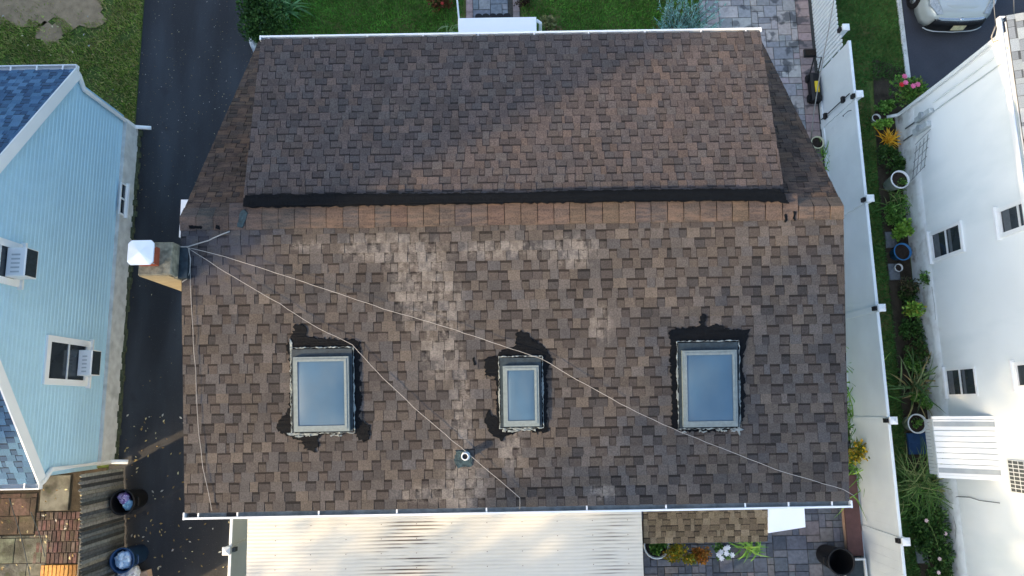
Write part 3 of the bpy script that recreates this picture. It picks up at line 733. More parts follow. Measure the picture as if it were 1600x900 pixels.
MB().tube([(f1.x+.002, f0.y-.05, 2.64), (f1.x+.09, f0.y-.09, 2.60), (f1.x+.10, f0.y-.1, 2.3)], .035, 8).build('spout', 'white_bright', fcn)
for xx in (f0.x+.05, f1.x-.09): MB().bbox((xx, f0.y-.14, 0), (xx+.09, f0.y-.05, 2.57), .01).build('post', 'white_paint', fcn)
ra, rb = P(712, 0, .95), P(717, 28, .95)
rl = empty('hand_rail', (rb.x, rb.y, 0), 'thin white handrail leading away from the porch canopy', 'railing')
MB().tube([(rb.x, rb.y-.3, .95), (rb.x, rb.y, .95), (ra.x-.05, ra.y+1.0, .85)], .022, 8).build('rail', 'white_bright', rl)
for yy in (rb.y+.1, ra.y+.9): MB().tube([(rb.x-.01, yy, 0), (rb.x-.01, yy, .93)], .018, 8).build('post', 'white_bright', rl)
mtc = P(770, 24, .04)
mt = MB(); 
outl = []
for k_ in range(5):
    for j in range(9):
        a = math.pi-math.pi*j/8; outl.append((mtc.x-.36+k_*.18+.09*math.cos(a), mtc.y-.02+.07*math.sin(a)))
outl = [(mtc.x-.45, mtc.y-.35)]+outl+[(mtc.x+.45, mtc.y-.35)]; n = len(outl)
mt.add([(x_,y_,.033) for x_,y_ in outl]+[(x_,y_,.055) for x_,y_ in outl], [tuple(range(n,2*n))[::-1]]+[(i,(i+1)%n,n+(i+1)%n,n+i) for i in range(n)])
tag(mt.build('door_mat', 'black_plastic', None), 'black scallop-edged mat on the path before the porch canopy', 'mat')

# ------------------------------------------------------------------ blue house on the left
BX = -9.27; BY0, BY1 = -1.15, 7.1; BE, BPK = 2.82, 5.82; BYM = 3.05; FZ = .62; BEND = -17.5
bh = empty('house', (BX-4, 3, 0), 'pale blue clapboard house with blue shingle roof at left', 'house')
def gable_h(y): return BE+(BPK-BE)*(1-abs(y-BYM)/((BY1-BY0)/2+.03)) if True else 0
BYM = (BY0+BY1)/2
m = MB(); z = FZ; ch_ = .115
while z < BPK-.02:                       # lapped clapboards of the gable end
    z1 = min(z+ch_, BPK)
    def span(zz):
        if zz <= BE: return BY0, BY1
        t = (zz-BE)/(BPK-BE); return BY0+(BYM-BY0)*t, BY1-(BY1-BYM)*t
    a0, a1 = span(z); b0, b1 = span(z1)
    zc = z+(z1-z)*.7; c0_, c1_ = span(zc)
    m.add([(BX+.016,a0,z),(BX+.016,a1,z),(BX+.016,c1_,zc),(BX+.016,c0_,zc),(BX+.003,b1,z1),(BX+.003,b0,z1),(BX,a0,z),(BX,a1,z)], [(0,1,2,3),(3,2,4,5),(6,7,1,0)]); z = z1
m.box((BEND, BY0, FZ), (BX-.002, BY1, BE-.02)); m.build('siding', 'siding_blue', bh)
MB().box((BEND, BY0+.03, 0), (BX-.02, BY1-.03, FZ-.002)).build('foundation', 'concrete_light', bh)
MB().box((BX-.02, BY0+.05, 0), (BX+.10, BY1-.05, FZ-.003)).build('footing', 'concrete_light', bh)
me_ = MB()
for k_ in range(60):
    y = BY0+(BY1-BY0)*k_/60; me_.box((BX+.10, y, 0), (BX+.13+random.uniform(0, .06), y+(BY1-BY0)/60-.001, random.uniform(.03, .10)))
me_.build('mossy_base', 'moss_edge', bh)
for sgn in (1, -1):
    ey = BY1+.12 if sgn > 0 else BY0-.12; ez = BE-(.12)*(BPK-BE)/((BY1-BY0)/2)
    o = Vector((BEND, ey, ez+.08)); v = Vector((0, BYM-ey, BPK-ez)); L = v.length; v.normalize(); u = Vector((1, 0, 0)); n = u.cross(v); n = n if n.z > 0 else -n
    pl = (o, u, v, n); Wd = BX-BEND+.16
    d = deck(pl, Wd, L).build('roof', 'deck', bh)
    bt = [(84, 122, 152), (78, 114, 145), (92, 128, 158), (72, 106, 138)]; bc = [(64, 94, 124), (70, 100, 130), (60, 88, 118)]
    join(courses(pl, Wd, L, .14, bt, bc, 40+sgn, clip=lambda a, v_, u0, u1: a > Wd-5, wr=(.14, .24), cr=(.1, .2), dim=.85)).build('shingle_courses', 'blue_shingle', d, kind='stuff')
    rb_ = MB().obox(o+u*Wd-n*.20, Vector((.03, 0, 0)), v*L, n*.225); rb_.build('rake_board', 'white_bright', bh)
    MB().obox(o+u*(Wd-.14)-n*.14, Vector((.139, 0, 0)), v*(L-.05), n*.07).build('soffit', 'white_paint', bh)
    gm = MB(); y0 = ey; gm.box((BEND, y0+sgn*.09, ez-.02), (BX+.18, y0+sgn*.115, ez+.09)); gm.box((BEND, y0+sgn*.002, ez-.02), (BX+.18, y0+sgn*.09, ez-.005)); gm.box((BX+.17, y0+sgn*.002, ez-.004), (BX+.182, y0+sgn*.089, ez+.09))
    go = gm.build('gutter', 'white_bright', bh)
    for xx in np.arange(BX-.1, BEND, -.55): MB().box((xx-.015, y0-.01*sgn, ez+.085), (xx+.015, y0+sgn*.089, ez+.1)).build('bracket', 'white_bright', go)
    yc = BY1+.035 if sgn > 0 else BY0-.035
    MB().tube([(BX+.10, ey+sgn*.05, ez-.0), (BX+.11, ey-sgn*.02, ez-.14), (BX+.07, BY1-.10 if sgn>0 else BY0+.10, ez-.42), (BX+.07, BY1-.10 if sgn>0 else BY0+.10, .22), (BX+.42, BY1-.08 if sgn>0 else BY0+.08, .08)], .05, 8).build('downspout', 'white_bright', bh)
    MB().box((BX-.03, BY1+.001 if sgn>0 else BY0-.02, FZ), (BX+.03, BY1+.02 if sgn>0 else BY0-.001, BE)).build('corner_board', 'siding_blue', bh)
# windows
def wall_window(root, X, sgn, px0, py0, px1, py1, fw=.09, split='v', glass='glass_dark', curtain=False, deep=.05):
    """window on a wall facing sgn*X seen between two picture corners"""
    a, b = PX(px0, py0, X), PX(px1, py1, X); y0, y1 = sorted((a.y, b.y)); z0, z1 = sorted((a.z, b.z))
    def bx(xa, ya, za, xb, yb, zb): return MB().box((X+sgn*xa, ya, za), (X+sgn*xb, yb, zb))
    wn_ = bx(.0, y0+fw, z0+fw, .02, y1-fw, z1-fw).build('window', glass, root)
    fr = MB()
    for (ya, za, yb, zb) in ((y0,z0,y0+fw,z1),(y1-fw,z0,y1,z1),(y0+fw+.001,z1-fw,y1-fw-.001,z1),(y0+fw+.001,z0,y1-fw-.001,z0+fw)):
        fr.box((X+sgn*.001, ya, za), (X+sgn*deep, yb, zb))
    fr.build('frame', 'white_bright', wn_)
    zm = (z0+z1)/2; ym = (y0+y1)/2
    if split == 'h': bx(.021, y0+fw, zm-.02, .04, y1-fw, zm+.02).build('sash_rail', 'white_paint', wn_)
    else: bx(.021, ym-.02, z0+fw, .04, ym+.02, z1-fw).build('sash_rail', 'white_paint', wn_)
    bx(.0011, y0-.04, z0-.045, deep+.05, y1+.04, z0-.001).build('sill', 'white_bright', wn_)
    if curtain == 'full':
        for k_ in range(7):
            ya_ = y0+fw+(y1-y0-2*fw)*k_/7; bx(.0205, ya_, z0+fw, .0215+.004*(k_ % 2), ya_+(y1-y0-2*fw)/7-.004, z1-fw).build('curtain_fold', 'curtain', wn_)
    elif curtain:
        bx(.0205, y0+fw, z0+fw+.05, .023, y1-fw, z0+fw+.05+(z1-z0)*.16).build('blind', 'curtain_dark', wn_); bx(.0205, y0+fw, zm+.08, .023, y1-fw, zm+.08+(z1-z0)*.08).build('blind', 'curtain_dark', wn_)
    return (y0, y1, z0, z1)
wb = wall_window(bh, BX+.01, 1, 72, 523, 133, 604, .125, 'h')
wa = wall_window(bh, BX+.01, 1, -36, 360, 26, 449, .125, 'h')
wall_window(bh, BX+.105, 1, 188, 284, 193, 338, .04, 'v', deep=.03)
def ac(wd, label, out=.30, hh=.34):
    y0, y1, z0, z1 = wd; ym = (y0+y1)/2; x0 = BX+.035
    r = empty('air_conditioner', (x0, ym, z0+.05), label, 'air conditioner')
    MB().bbox((x0, ym-.27, z0+.05), (x0+out, ym+.27, z0+.05+hh), .02).build('casing', 'white_bright', r)
    g_ = MB().box((x0+out+.001, ym-.25, z0+.08), (x0+out+.012, ym+.25, z0+.03+hh)).build('coil', 'frame_dark', r)
    for k_ in range(5): MB().box((x0+.10, ym-.20+k_*.08, z0+.051+hh), (x0+out-.1, ym-.17+k_*.08, z0+.055+hh)).build('vent_slot', 'meter_grey', r)
ac(wb, 'white window air conditioner in the lower blue wall window'); ac(wa, 'white window air conditioner at the left picture edge', .36)

# stockade fence behind the blue house ---------------------------------------------------
ft_, fb_ = P(122, 742, 1.75), P(122, 905, 1.75)
wf = empty('wooden_fence', ((ft_.x+fb_.x)/2, (ft_.y+fb_.y)/2, 0), 'weathered grey wooden picket fence behind the blue house', 'fence')
n = 19; L_ = ft_.y-(fb_.y-.9)
for i in range(45):
    y = ft_.y-i*.072; x = ft_.x+(fb_.x-ft_.x)*((ft_.y-y)/(ft_.y-fb_.y))+random.uniform(-.012, .012); hgt = 1.72+random.uniform(-.03, .03)
    c = jit(lin(random.choice([(104, 108, 106), (84, 90, 92), (122, 122, 114), (66, 72, 76), (58, 62, 62)])), .25)
    v = [(x+.0,y-.066,.03),(x+.0,y,.03),(x+.0,y,hgt-.06),(x+.0,y-.033,hgt),(x+.0,y-.066,hgt-.06)]
    v += [(p[0]+.028, p[1], p[2]) for p in v]
    MB().add(v, [(0,1,2,3,4)[::-1],(5,6,7,8,9),(0,5,9,4)[::-1],(1,2,7,6),(2,3,8,7),(3,4,9,8),(0,1,6,5)], c).build('picket', 'wood_grey', wf)
for zz in (.4, 1.35): MB().box((ft_.x-.05, ft_.y-45*.072, zz), (ft_.x-.012, ft_.y, zz+.08), lin((100, 100, 96))).build('rail', 'wood_grey', wf)

# bins and bags ---------------------------------------------------------------------------
def blobmesh(c, r, cols, seed, zs=.7, n=14, amp=.25):
    rr = random.Random(seed); m = MB(); vv = []; ff = []; cc = []
    ph = [rr.uniform(0, 6.28) for _ in range(9)]
    for i in range(n+1):
        th = math.pi*i/n
        for j in range(2*n):
            a = math.pi*j/n; k_ = 1+amp*(math.sin(3*a+ph[0])*math.sin(2*th+ph[1])+.6*math.sin(7*a+ph[2]+3*th)*math.sin(5*th+ph[3])+.4*math.sin(11*a+ph[4]-4*th))*.6
            vv.append((c[0]+r*k_*math.sin(th)*math.cos(a), c[1]+r*k_*math.sin(th)*math.sin(a), c[2]+r*zs*k_*math.cos(th)))
    for i in range(n):
        for j in range(2*n):
            ff.append((i*2*n+j, (i+1)*2*n+j, (i+1)*2*n+(j+1) % (2*n), i*2*n+(j+1) % (2*n))); cc.append(jit(lin(cols[int((math.sin(j*.7+i*.9+seed)+1)/2*len(cols)) % len(cols)]), .12))
    return m.add(vv, ff, cc)
def bin_(px, py, z, r, m, label, prof=None):
    p = P(px, py, z); o = empty('trash_bin', (p.x, p.y, 0), label, 'trash bin')
    MB().lathe((p.x, p.y, 0), [(0, .012), (r*.80, .012), (r*.98, z-.05), (r*1.07, z-.045), (r*1.07, z), (r*.95, z), (r*.93, z-.05), (r*.76, .06), (0, .06)], 32).build('barrel', m, o, True)
    for s_ in (-1, 1): MB().tube([(p.x+s_*(r*1.02), p.y-.09, z-.12), (p.x+s_*(r*1.2), p.y-.08, z-.11), (p.x+s_*(r*1.2), p.y+.08, z-.11), (p.x+s_*(r*1.02), p.y+.09, z-.12)], .014).build('handle', m, o)
    return p
b1 = bin_(190, 785, .75, .26, 'black_plastic', 'black open trash bin holding purple and blue bags')
b2 = bin_(190, 876, .78, .25, 'blue_plastic', 'dark blue trash bin filled with one pale bag')
tag(blobmesh((b1.x-.02, b1.y+.08, .62), .13, [(170, 150, 196), (210, 206, 226), (112, 80, 140)], 2, .7).build('trash_bag', 'bag_white', None, True), 'crumpled purple and white bag inside the black bin', 'bag')
tag(blobmesh((b1.x+.08, b1.y-.07, .60), .12, [(130, 186, 216), (160, 204, 226)], 3, .7).build('trash_bag', 'bag_white', None, True), 'light blue bag inside the black bin', 'bag')
tag(blobmesh((b2.x, b2.y, .68), .19, [(178, 206, 230), (150, 186, 216), (204, 222, 236)], 4, .6).build('trash_bag', 'bag_white', None, True), 'pale blue bag bulging from the blue bin', 'bag')
p = P(198, 905, .3); tag(blobmesh((p.x, p.y, .24), .30, [(206, 216, 226), (170, 182, 200), (226, 230, 234)], 5, .75).build('trash_bag', 'bag_white', None, True), 'large white bag on the ground at the bottom picture edge', 'bag')
p = P(222, 905, .2); o = empty('cardboard_box', (p.x, p.y, 0), 'small brown cardboard box beside the white bag', 'box')
MB().obox((p.x-.1, p.y-.1, .005), (.25, .06, 0), (-.05, .22, 0), (0, 0, .2)).build('carton', 'wood_tan', o); MB().obox((p.x-.1, p.y-.1, .206), (.25, .06, 0), (-.02, .09, .04), (0, .004, .004)).build('flap', 'wood_tan', o)
bin_(1315, 878, .82, .275, 'black_plastic', 'tall black barrel on the rear patio by the white fence')
# thin lines over the neighbour's yard
for (p0, p1), lb in zip((((14, 778), (48, 905)), ((48, 800), (70, 870))), ('long thin washing line over the grey slabs', 'short thin line over the brown paving')):
    a, b_ = P(*p0, 1.6), P(*p1, 1.6); tag(MB().tube([a, (a+b_)/2-Vector((0, 0, .05)), b_], .008, 5).build('washing_line', 'cable_dark', None, True), lb, 'line')

# ------------------------------------------------------------------ white vinyl fence on the right
FX = 7.86; FH = 1.8
ys = [P(1330, 62, FH).y]+[P(1342, 150, FH).y, P(1357, 312, FH).y, P(1371, 482, FH).y, P(1389, 657, FH).y, P(1409, 845, FH).y, P(1430, 1040, FH).y]
vf = empty('vinyl_fence', (FX, 2, 0), 'long white vinyl privacy fence to the right of the house', 'fence')
def fence_panel(root, x, ya, yb, h, nb=None):
    """ya > yb; boards with shallow joints between two rails"""
    n_ = nb or max(4, int(round((ya-yb)/.19))); d = (ya-yb)/n_
    top = MB().bbox((x-.032, yb+.002, h-.09), (x+.032, ya-.002, h), .008).build('top_rail', 'white_vinyl', root)
    MB().bbox((x-.032, yb+.002, .04), (x+.032, ya-.002, .16), .006).build('bottom_rail', 'white_vinyl', root)
    pn = MB().box((x-.006, yb+.002, .161), (x+.006, ya-.002, h-.091)).build('panel', 'white_vinyl', root)
    for i in range(n_):
        j = random.uniform(-.0015, .0015)
        MB().box((x-.008+j*.3, yb+i*d+.001, .162), (x+.008+j*.3, yb+(i+1)*d-.001, h-.092)).build('board', 'white_vinyl', pn)
def post(root, x, y, h, lamp=True, s=.065):
    po = MB().box((x-s, y-s, 0), (x+s, y+s, h)).build('post', 'white_vinyl', root)
    c = MB(); q = s+.014; c.add([(x-q,y-q,h+.001),(x+q,y-q,h+.001),(x+q,y+q,h+.001),(x-q,y+q,h+.001),(x-q,y-q,h+.03),(x+q,y-q,h+.03),(x+q,y+q,h+.03),(x-q,y+q,h+.03),(x,y,h+.075)],
        [(3,2,1,0),(0,1,5,4),(1,2,6,5),(2,3,7,6),(3,0,4,7),(4,5,8),(5,6,8),(6,7,8),(7,4,8)]); c.build('post_cap', 'white_bright', po)
    if lamp: MB().bbox((x-s-.06, y-.045, h-.17), (x-s-.001, y+.045, h-.04), .01).build('solar_light', 'black_plastic', po)
for i in range(6): fence_panel(vf, FX, ys[i]-(.0 if i == 0 else .066), ys[i+1]+.066, FH-(.0 if i else .02))
for i, y in enumerate(ys[1:]): post(vf, FX+.03, y, FH+.10, True)
# drop rod of the gate
y = ys[1]+.14; m = MB(); m.tube([(FX-.05, y, .12), (FX-.05, y, 1.62)], .012, 6); m.build('drop_rod', 'black_plastic', vf)
for zz in (.3, 1.25): MB().bbox((FX-.085, y-.07, zz), (FX-.014, y+.07, zz+.10), .012).build('hinge', 'black_plastic', vf)
MB().tube([(FX-.05, ys[1]-.25, 1.25), (FX-.08, ys[1]-.25, 1.28), (FX-.08, ys[1]-.25, 1.55), (FX-.03, ys[1]-.25, 1.6)], .01, 6).build('gate_handle', 'cable_dark', vf)
# open picket section towards the street
pf = empty('picket_fence', (FX, 9, 0), 'white open picket fence section beside the paved drive', 'fence')
ya = ys[0]+.05; n_ = 40
for i in range(n_):
    y = ya+i*.105; h = 1.32+(.12 if i < 3 else 0)
    MB().box((FX-.012, y, .10), (FX+.012, y+.076, h-.03)).add([(FX-.012,y,h-.029),(FX+.012,y,h-.029),(FX+.012,y+.076,h-.029),(FX-.012,y+.076,h-.029),(FX,y+.038,h+.02)],
        [(0,1,4),(1,2,4),(2,3,4),(3,0,4)]).build('picket', 'white_vinyl', pf)
for zz in (.2, .72, 1.12): MB().box((FX+.014, ya, zz), (FX+.05, ya+n_*.105, zz+.07)).build('rail', 'white_vinyl', pf)
post(pf, FX+.08, P(1317, 43, 1.5).y, 1.5, True)
# left fence beside patio cover
lx = P(360, 850, 1.8).x; y1 = -1.75
lfn = empty('vinyl_fence', (lx, -3, 0), 'short white vinyl fence left of the corrugated patio cover', 'fence')
yp = P(363, 860, 1.85).y
fence_panel(lfn, lx, -1.25, yp+.066, 1.8); fence_panel(lfn, lx, yp-.066, yp-2.2, 1.8)
post(lfn, lx-.03, yp, 1.9, False); MB().bbox((lx+.036, yp-.04, 1.66), (lx+.10, yp+.04, 1.80), .01).build('solar_light', 'cable_dark', lfn)

# ------------------------------------------------------------------ white house on the right
WX = 9.76; WY1 = 7.05; WY0 = -9; WE = 4.25
wh = empty('house', (WX+4, 0, 0), 'white sided neighbouring house at the right edge', 'house')
m = MB(); z = .75; lap = .20
while z < WE-.001:
    z1 = min(z+lap, WE); m.add([(WX-.016,WY0,z),(WX-.016,WY1,z),(WX-.002,WY1,z1),(WX-.002,WY0,z1),(WX,WY0,z),(WX,WY1,z)], [(0,3,2,1),(4,0,1,5)]); z = z1
m.add([(WX,WY1,.75),(18,WY1,.75),(18,WY1,WE),(WX,WY1,WE)], [(0,1,2,3)]); m.build('siding', 'siding_white', wh)
m = MB(); N = 60; vv = []; ff = []                                    # lumpy parged foundation
for i in range(N+1):
    y = WY0+(WY1-WY0)*i/N
    for zz, xx in ((0, -.05), (.25, -.045), (.5, -.04), (.745, -.03), (.746, .02)): vv.append((WX+xx+random.uniform(-.012, .012)*(zz < .6), y, zz))
for i in range(N):
    for j in range(4): ff.append((i*5+j, i*5+j+1, (i+1)*5+j+1, (i+1)*5+j))
m.add(vv, ff); m.add([(WX,WY1-.01,0),(18,WY1-.01,0),(18,WY1-.01,.75),(WX,WY1-.01,.75)], [(0,1,2,3)]); m.build('foundation', 'parge_white', wh, True)
EP = ((Vector((WX-.16, WY0, WE+.06))), Vector((0, 1, 0)), Vector((1, 0, .42)).normalized(), Vector((-.42, 0, 1)).normalized())
wd_ = MB().obox(EP[0]-EP[3]*.05, EP[1]*(WY1-WY0+.2), EP[2]*5.2, EP[3]*.049).build('roof', 'deck', wh)
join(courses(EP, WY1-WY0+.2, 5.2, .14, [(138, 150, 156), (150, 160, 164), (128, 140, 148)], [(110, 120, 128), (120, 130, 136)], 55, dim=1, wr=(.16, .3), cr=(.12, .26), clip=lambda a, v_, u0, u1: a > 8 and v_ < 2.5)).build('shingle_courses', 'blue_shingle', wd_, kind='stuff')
m = MB(); gx = WX-.17; m.box((gx-.11, WY0, WE-.06), (gx-.09, WY1+.18, WE+.05)); m.box((gx-.09, WY0, WE-.06), (gx, WY1+.18, WE-.045)); m.box((gx-.11, WY1+.181, WE-.06), (gx, WY1+.2, WE+.05)); m.build('gutter', 'white_bright', wh)
MB().box((WX-.16, WY0, WE+.001), (WX-.002, WY1+.1, WE+.02)).build('soffit', 'white_paint', wh)
MB().box((WX-.03, WY1-.10, .75), (WX-.011, WY1+.0, WE)).build('corner_board', 'white_bright', wh)
MB().tube([(gx-.05, WY1+.05, WE-.05), (WX-.08, WY1-.02, WE-.35), (WX-.07, WY1-.05, 2.2), (WX-.07, WY1-.06, .35), (WX-.10, WY1-.07, .22), (WX-.32, WY1-.08, .12)], .042, 8).build('downspout', 'white_vinyl', wh)
MB().tube([(WX-.04, WY1-.34, WE-.1), (WX-.04, WY1-.34, 1.55)], .018, 6).build('conduit', 'white_vinyl', wh)
MB().tube([(WX-.035, WY1-.55, WE-.3), (WX-.035, WY1-.55, 1.2)], .012, 6).build('conduit', 'meter_grey', wh)
# meters
for (a_, b2_), nm in (((1437, 192), (1460, 168)), 'electric_meter'), (((1434, 212), (1456, 188)), 'gas_meter'):
    p0, p1 = PX(a_[0], a_[1], WX), PX(b2_[0], b2_[1], WX); y0, y1 = sorted((p0.y, p1.y)); z0, z1 = sorted((p0.z, p1.z))
    mo = MB().bbox((WX-.12, y0, z0), (WX-.012, y1, z1), .02).build(nm, 'meter_grey', wh)
    cy, cz_ = (y0+y1)/2, (z0+z1)/2; dm = MB()
    dm.tube([(WX-.121, cy, cz_), (WX-.17, cy, cz_)], .08, 14); dm.build('dial', 'plate_metal', mo)
    MB().tube([(WX-.06, cy, z0), (WX-.06, cy, max(.1, z0-.5))], .016, 6).build('pipe', 'cable_dark', mo)
wall_window(wh, WX, -1, 1460, 410, 1503, 344, .075, 'h', curtain=True)
wall_window(wh, WX, -1, 1566, 372, 1625, 300, .085, 'h', curtain=True)
wall_window(wh, WX, -1, 1483, 620, 1524, 572, .05, 'h', curtain=True, deep=.03)
wall_window(wh, WX, -1, 1592, 608, 1650, 560, .07, 'h')
vo = PX(1583, 768, WX), PX(1612, 722, WX); y0, y1 = sorted((vo[0].y, vo[1].y)); z0, z1 = sorted((vo[0].z, vo[1].z))
va = MB().box((WX-.03, y0, z0), (WX-.011, y1, z1)).build('wall_vent', 'cable_dark', wh)
for i in range(9): MB().box((WX-.045, y0+(y1-y0)*i/8-.008, z0), (WX-.031, y0+(y1-y0)*i/8+.008, z1)).build('vent_bar', 'white_paint', va)
for i in range(5): MB().box((WX-.05, y0, z0+(z1-z0)*i/4-.008), (WX-.0455, y1, z0+(z1-z0)*i/4+.008)).build('vent_bar', 'white_paint', va)
# hanging wires on the wall
def wallwire(px, label, m='cable_dark', r=.008):
    pts = [PX(a, b, WX-.03) for a, b in px]; return tag(MB().tube(pts, r, 5).build('wall_cable', m, None, True), label, 'cable')
wallwire([(1485, 758), (1488, 770), (1486, 783), (1495, 776), (1515, 777), (1530, 782), (1562, 786)], 'loose grey cable end on white wall below the awning')
wallwire([(1488, 783), (1487, 795), (1494, 825), (1492, 850), (1496, 880), (1498, 905)], 'thin cable running down along the base of the white wall')
wallwire([(1456, 448), (1460, 475), (1462, 500)], 'short thin cable at the foot of white wall under the window', r=.006)
# coil of cable at the eave
q = [(1568, 32), (1556, 40), (1549, 58), (1552, 66), (1562, 62), (1572, 55)]
tag(MB().tube([P(a, b, 3.9) for a, b in q], .013, 6).build('cable_loop', 'cable', None, True), 'white service cable looping off the white house gutter', 'cable')
for pa, pb, lb in (((1553, 10), (1556, 42), 'thin overhead wire falling to the white house corner'), ((1584, 0), (1585, 28), 'short overhead wire at the top right of the picture')):
    a, b_ = P(*pa, 4.6), P(*pb, 4.0); d = (a-b_).normalized(); tag(MB().tube([b_, a, a+d*4+Vector((0, 0, .4))], .006, 5).build('overhead_wire', 'cable', None, True), lb, 'wire')
# wire leaning from the picket fence to the paving
q = [(1303, 0, 2.4), (1295, 45, 2.0), (1281, 118, 1.4), (1272, 173, .8), (1267, 220, .06)]
tag(MB().tube([P(*t_) for t_ in q], .014, 6).build('leaning_cord', 'cable', None, True), 'pale cord slanting from the picket fence to the paved drive', 'cord')
# trellis leaning on the wall
tr = empty('wire_trellis', (WX-.1, 5.0, 0), 'thin wire trellis leaning on the white wall above the bucket', 'trellis')
for i in range(5):
    a, b_ = PX(1424+i*1.5, 282-i*14, WX-.10), PX(1446+i*2, 258-i*14, WX-.05)
    MB().tube([a, b_], .006, 5).build('wire', 'cable_dark', tr)
for i in range(4):
    a, b_ = PX(1426+i*6, 280-i*6, WX-.10), PX(1432+i*6, 228-i*6, WX-.05); MB().tube([a, b_], .006, 5).build('wire', 'cable_dark', tr)
# awning
za = 1.95
aw = empty('awning', (WX-.4, -.6, 0), 'white ribbed metal door awning on the white wall', 'awning')
a0, a1 = PX(1548, 660, WX), PX(1553, 742, WX); o0 = P(1459, 648, 1.45); o1 = P(1467, 742, 1.45)
top_z = 2.25; yT, yB = P(1459, 655, 1.45).y, P(1467, 742, 1.45).y; xo = o0.x
xo = P(1462, 700, 1.45).x
AN = 10
for i in range(AN):
    ya_, yb_ = yB+(yT-yB)*i/AN, yB+(yT-yB)*(i+1)/AN; dz = .012 if i % 2 else .0
    MB().obox((xo, ya_+.002, 1.43+dz), (WX-.015-xo, 0, top_z-1.45), (0, yb_-ya_-.012, 0), (0, 0, .018)).build('slat', 'white_bright', aw)
for ye, s_ in ((yT, 1), (yB, -1)):
    MB().obox((xo, ye+s_*.001, 1.40), (WX-.015-xo, 0, top_z-1.45), (0, s_*.06, 0), (0, 0, .055)).build('side_flange', 'white_bright', aw)
    ym_ = ye-s_*.10
    MB().obox((xo, ym_-.05, 1.463), (WX-.02-xo, 0, top_z-1.45), (0, .10, 0), (0, 0, .006)).build('grey_stripe', 'plate_metal', aw)
m = MB()
for i in range(16): m.box((xo-.02, yB+(yT-yB)*i/16+.003, 1.16), (xo-.004, yB+(yT-yB)*(i+1)/16-.003, 1.46))
m.build('valance', 'meter_grey', aw)

# ------------------------------------------------------------------ car
cf = P(1503, 47, .45); CX = P(1500, 10, .85).x+.14; CY = cf.y+.17
car = empty('parked_car', (CX, CY+2.2, 0), 'silver white car parked nose first by the white house', 'car')
prof = [(0, .50, .30, .62), (.06, .70, .26, .70), (.18, .82, .22, .78), (.42, .885, .22, .87), (.8, .91, .24, .95), (1.15, .915, .26, 1.00), (1.5, .915, .28, 1.03), (3.9, .91, .30, 1.05), (4.4, .84, .32, 1.02), (4.6, .7, .40, .9)]
def body_ring(y, hw, zb, zt, n=20):
    pts = []
    for i in range(n+1):
        a = math.pi*i/n; c_, s_ = math.cos(a), math.sin(a)
        x_ = hw*math.copysign(abs(c_)**.42, c_); z_ = zb+(zt-zb)*abs(s_)**.55
        pts.append((CX+x_, CY+y, z_))
    return pts
def loft(rings, cap=True):
    m = MB(); n = len(rings[0]); vv = [p for r_ in rings for p in r_]; ff = []
    for i in range(len(rings)-1):
        for j in range(n-1): ff.append((i*n+j, (i+1)*n+j, (i+1)*n+j+1, i*n+j+1))
        ff.append((i*n+n-1, (i+1)*n+n-1, (i+1)*n, i*n))
    if cap: ff.append(tuple(range(n))); ff.append(tuple(range((len(rings)-1)*n, len(rings)*n))[::-1])
    return m.add(vv, ff)
loft([body_ring(*q) for q in prof]).build('body', 'car_paint', car, True)
cab = [(1.35, .74, .9, 1.03), (1.9, .70, .9, 1.38), (2.3, .66, .9, 1.47), (3.2, .66, .9, 1.47), (3.9, .68, .9, 1.3), (4.3, .7, .9, 1.04)]
loft([body_ring(*q) for q in cab]).build('cabin', 'glass_dark', car, True)
loft([body_ring(y, .62, 1.30, z) for y, z in ((2.15, 1.462), (2.4, 1.487), (3.2, 1.487), (3.7, 1.38))]).build('roof', 'car_paint', car, True)
def arc(y_off, hw, z, x_in, n=12):         # line following the nose of the car in plan
    pts = []
    for i in range(n+1):
        t = -1+2*i/n; x_ = hw*t; pts.append(Vector((CX+x_, CY+y_off+float(np.interp(abs(x_), [0,.5,.7,.82,.885], [-.03,0,.07,.19,.43])), z)))
    return pts
def band(l0, l1, name, m, parent=car, th=.03):
    n = len(l0); vv = l0+l1+[p+Vector((0, .10, -.01)) for p in l0]+[p+Vector((0, .10, -.01)) for p in l1]; ff = []
    for i in range(n-1): ff += [(i,i+1,n+i+1,n+i),(2*n+i,i,i+1,2*n+i+1)[::-1],(n+i,n+i+1,3*n+i+1,3*n+i)]
    return MB().add(vv, ff).build(name, m, parent, True)
band(arc(-.06, .70, .27, 0), arc(-.03, .64, .60, 0), 'grille', 'black_plastic')
band(arc(-.035, .60, .605, 0), arc(.03, .56, .66, 0), 'grille_trim', 'chrome')
MB().tube(arc(-.075, .74, .24, 0, 16), .014, 6).build('bumper_lip', 'meter_grey', car, True)
MB().obox((CX-.13, CY-.115, .36), (.32, 0, 0), (0, .03, .15), (0, -.012, .004)).build('number_plate', 'plate', car)
MB().lathe((CX, CY+.0, .665), [(.05, 0), (.045, .015), (0, .02)], 12).build('badge', 'chrome', car, True)
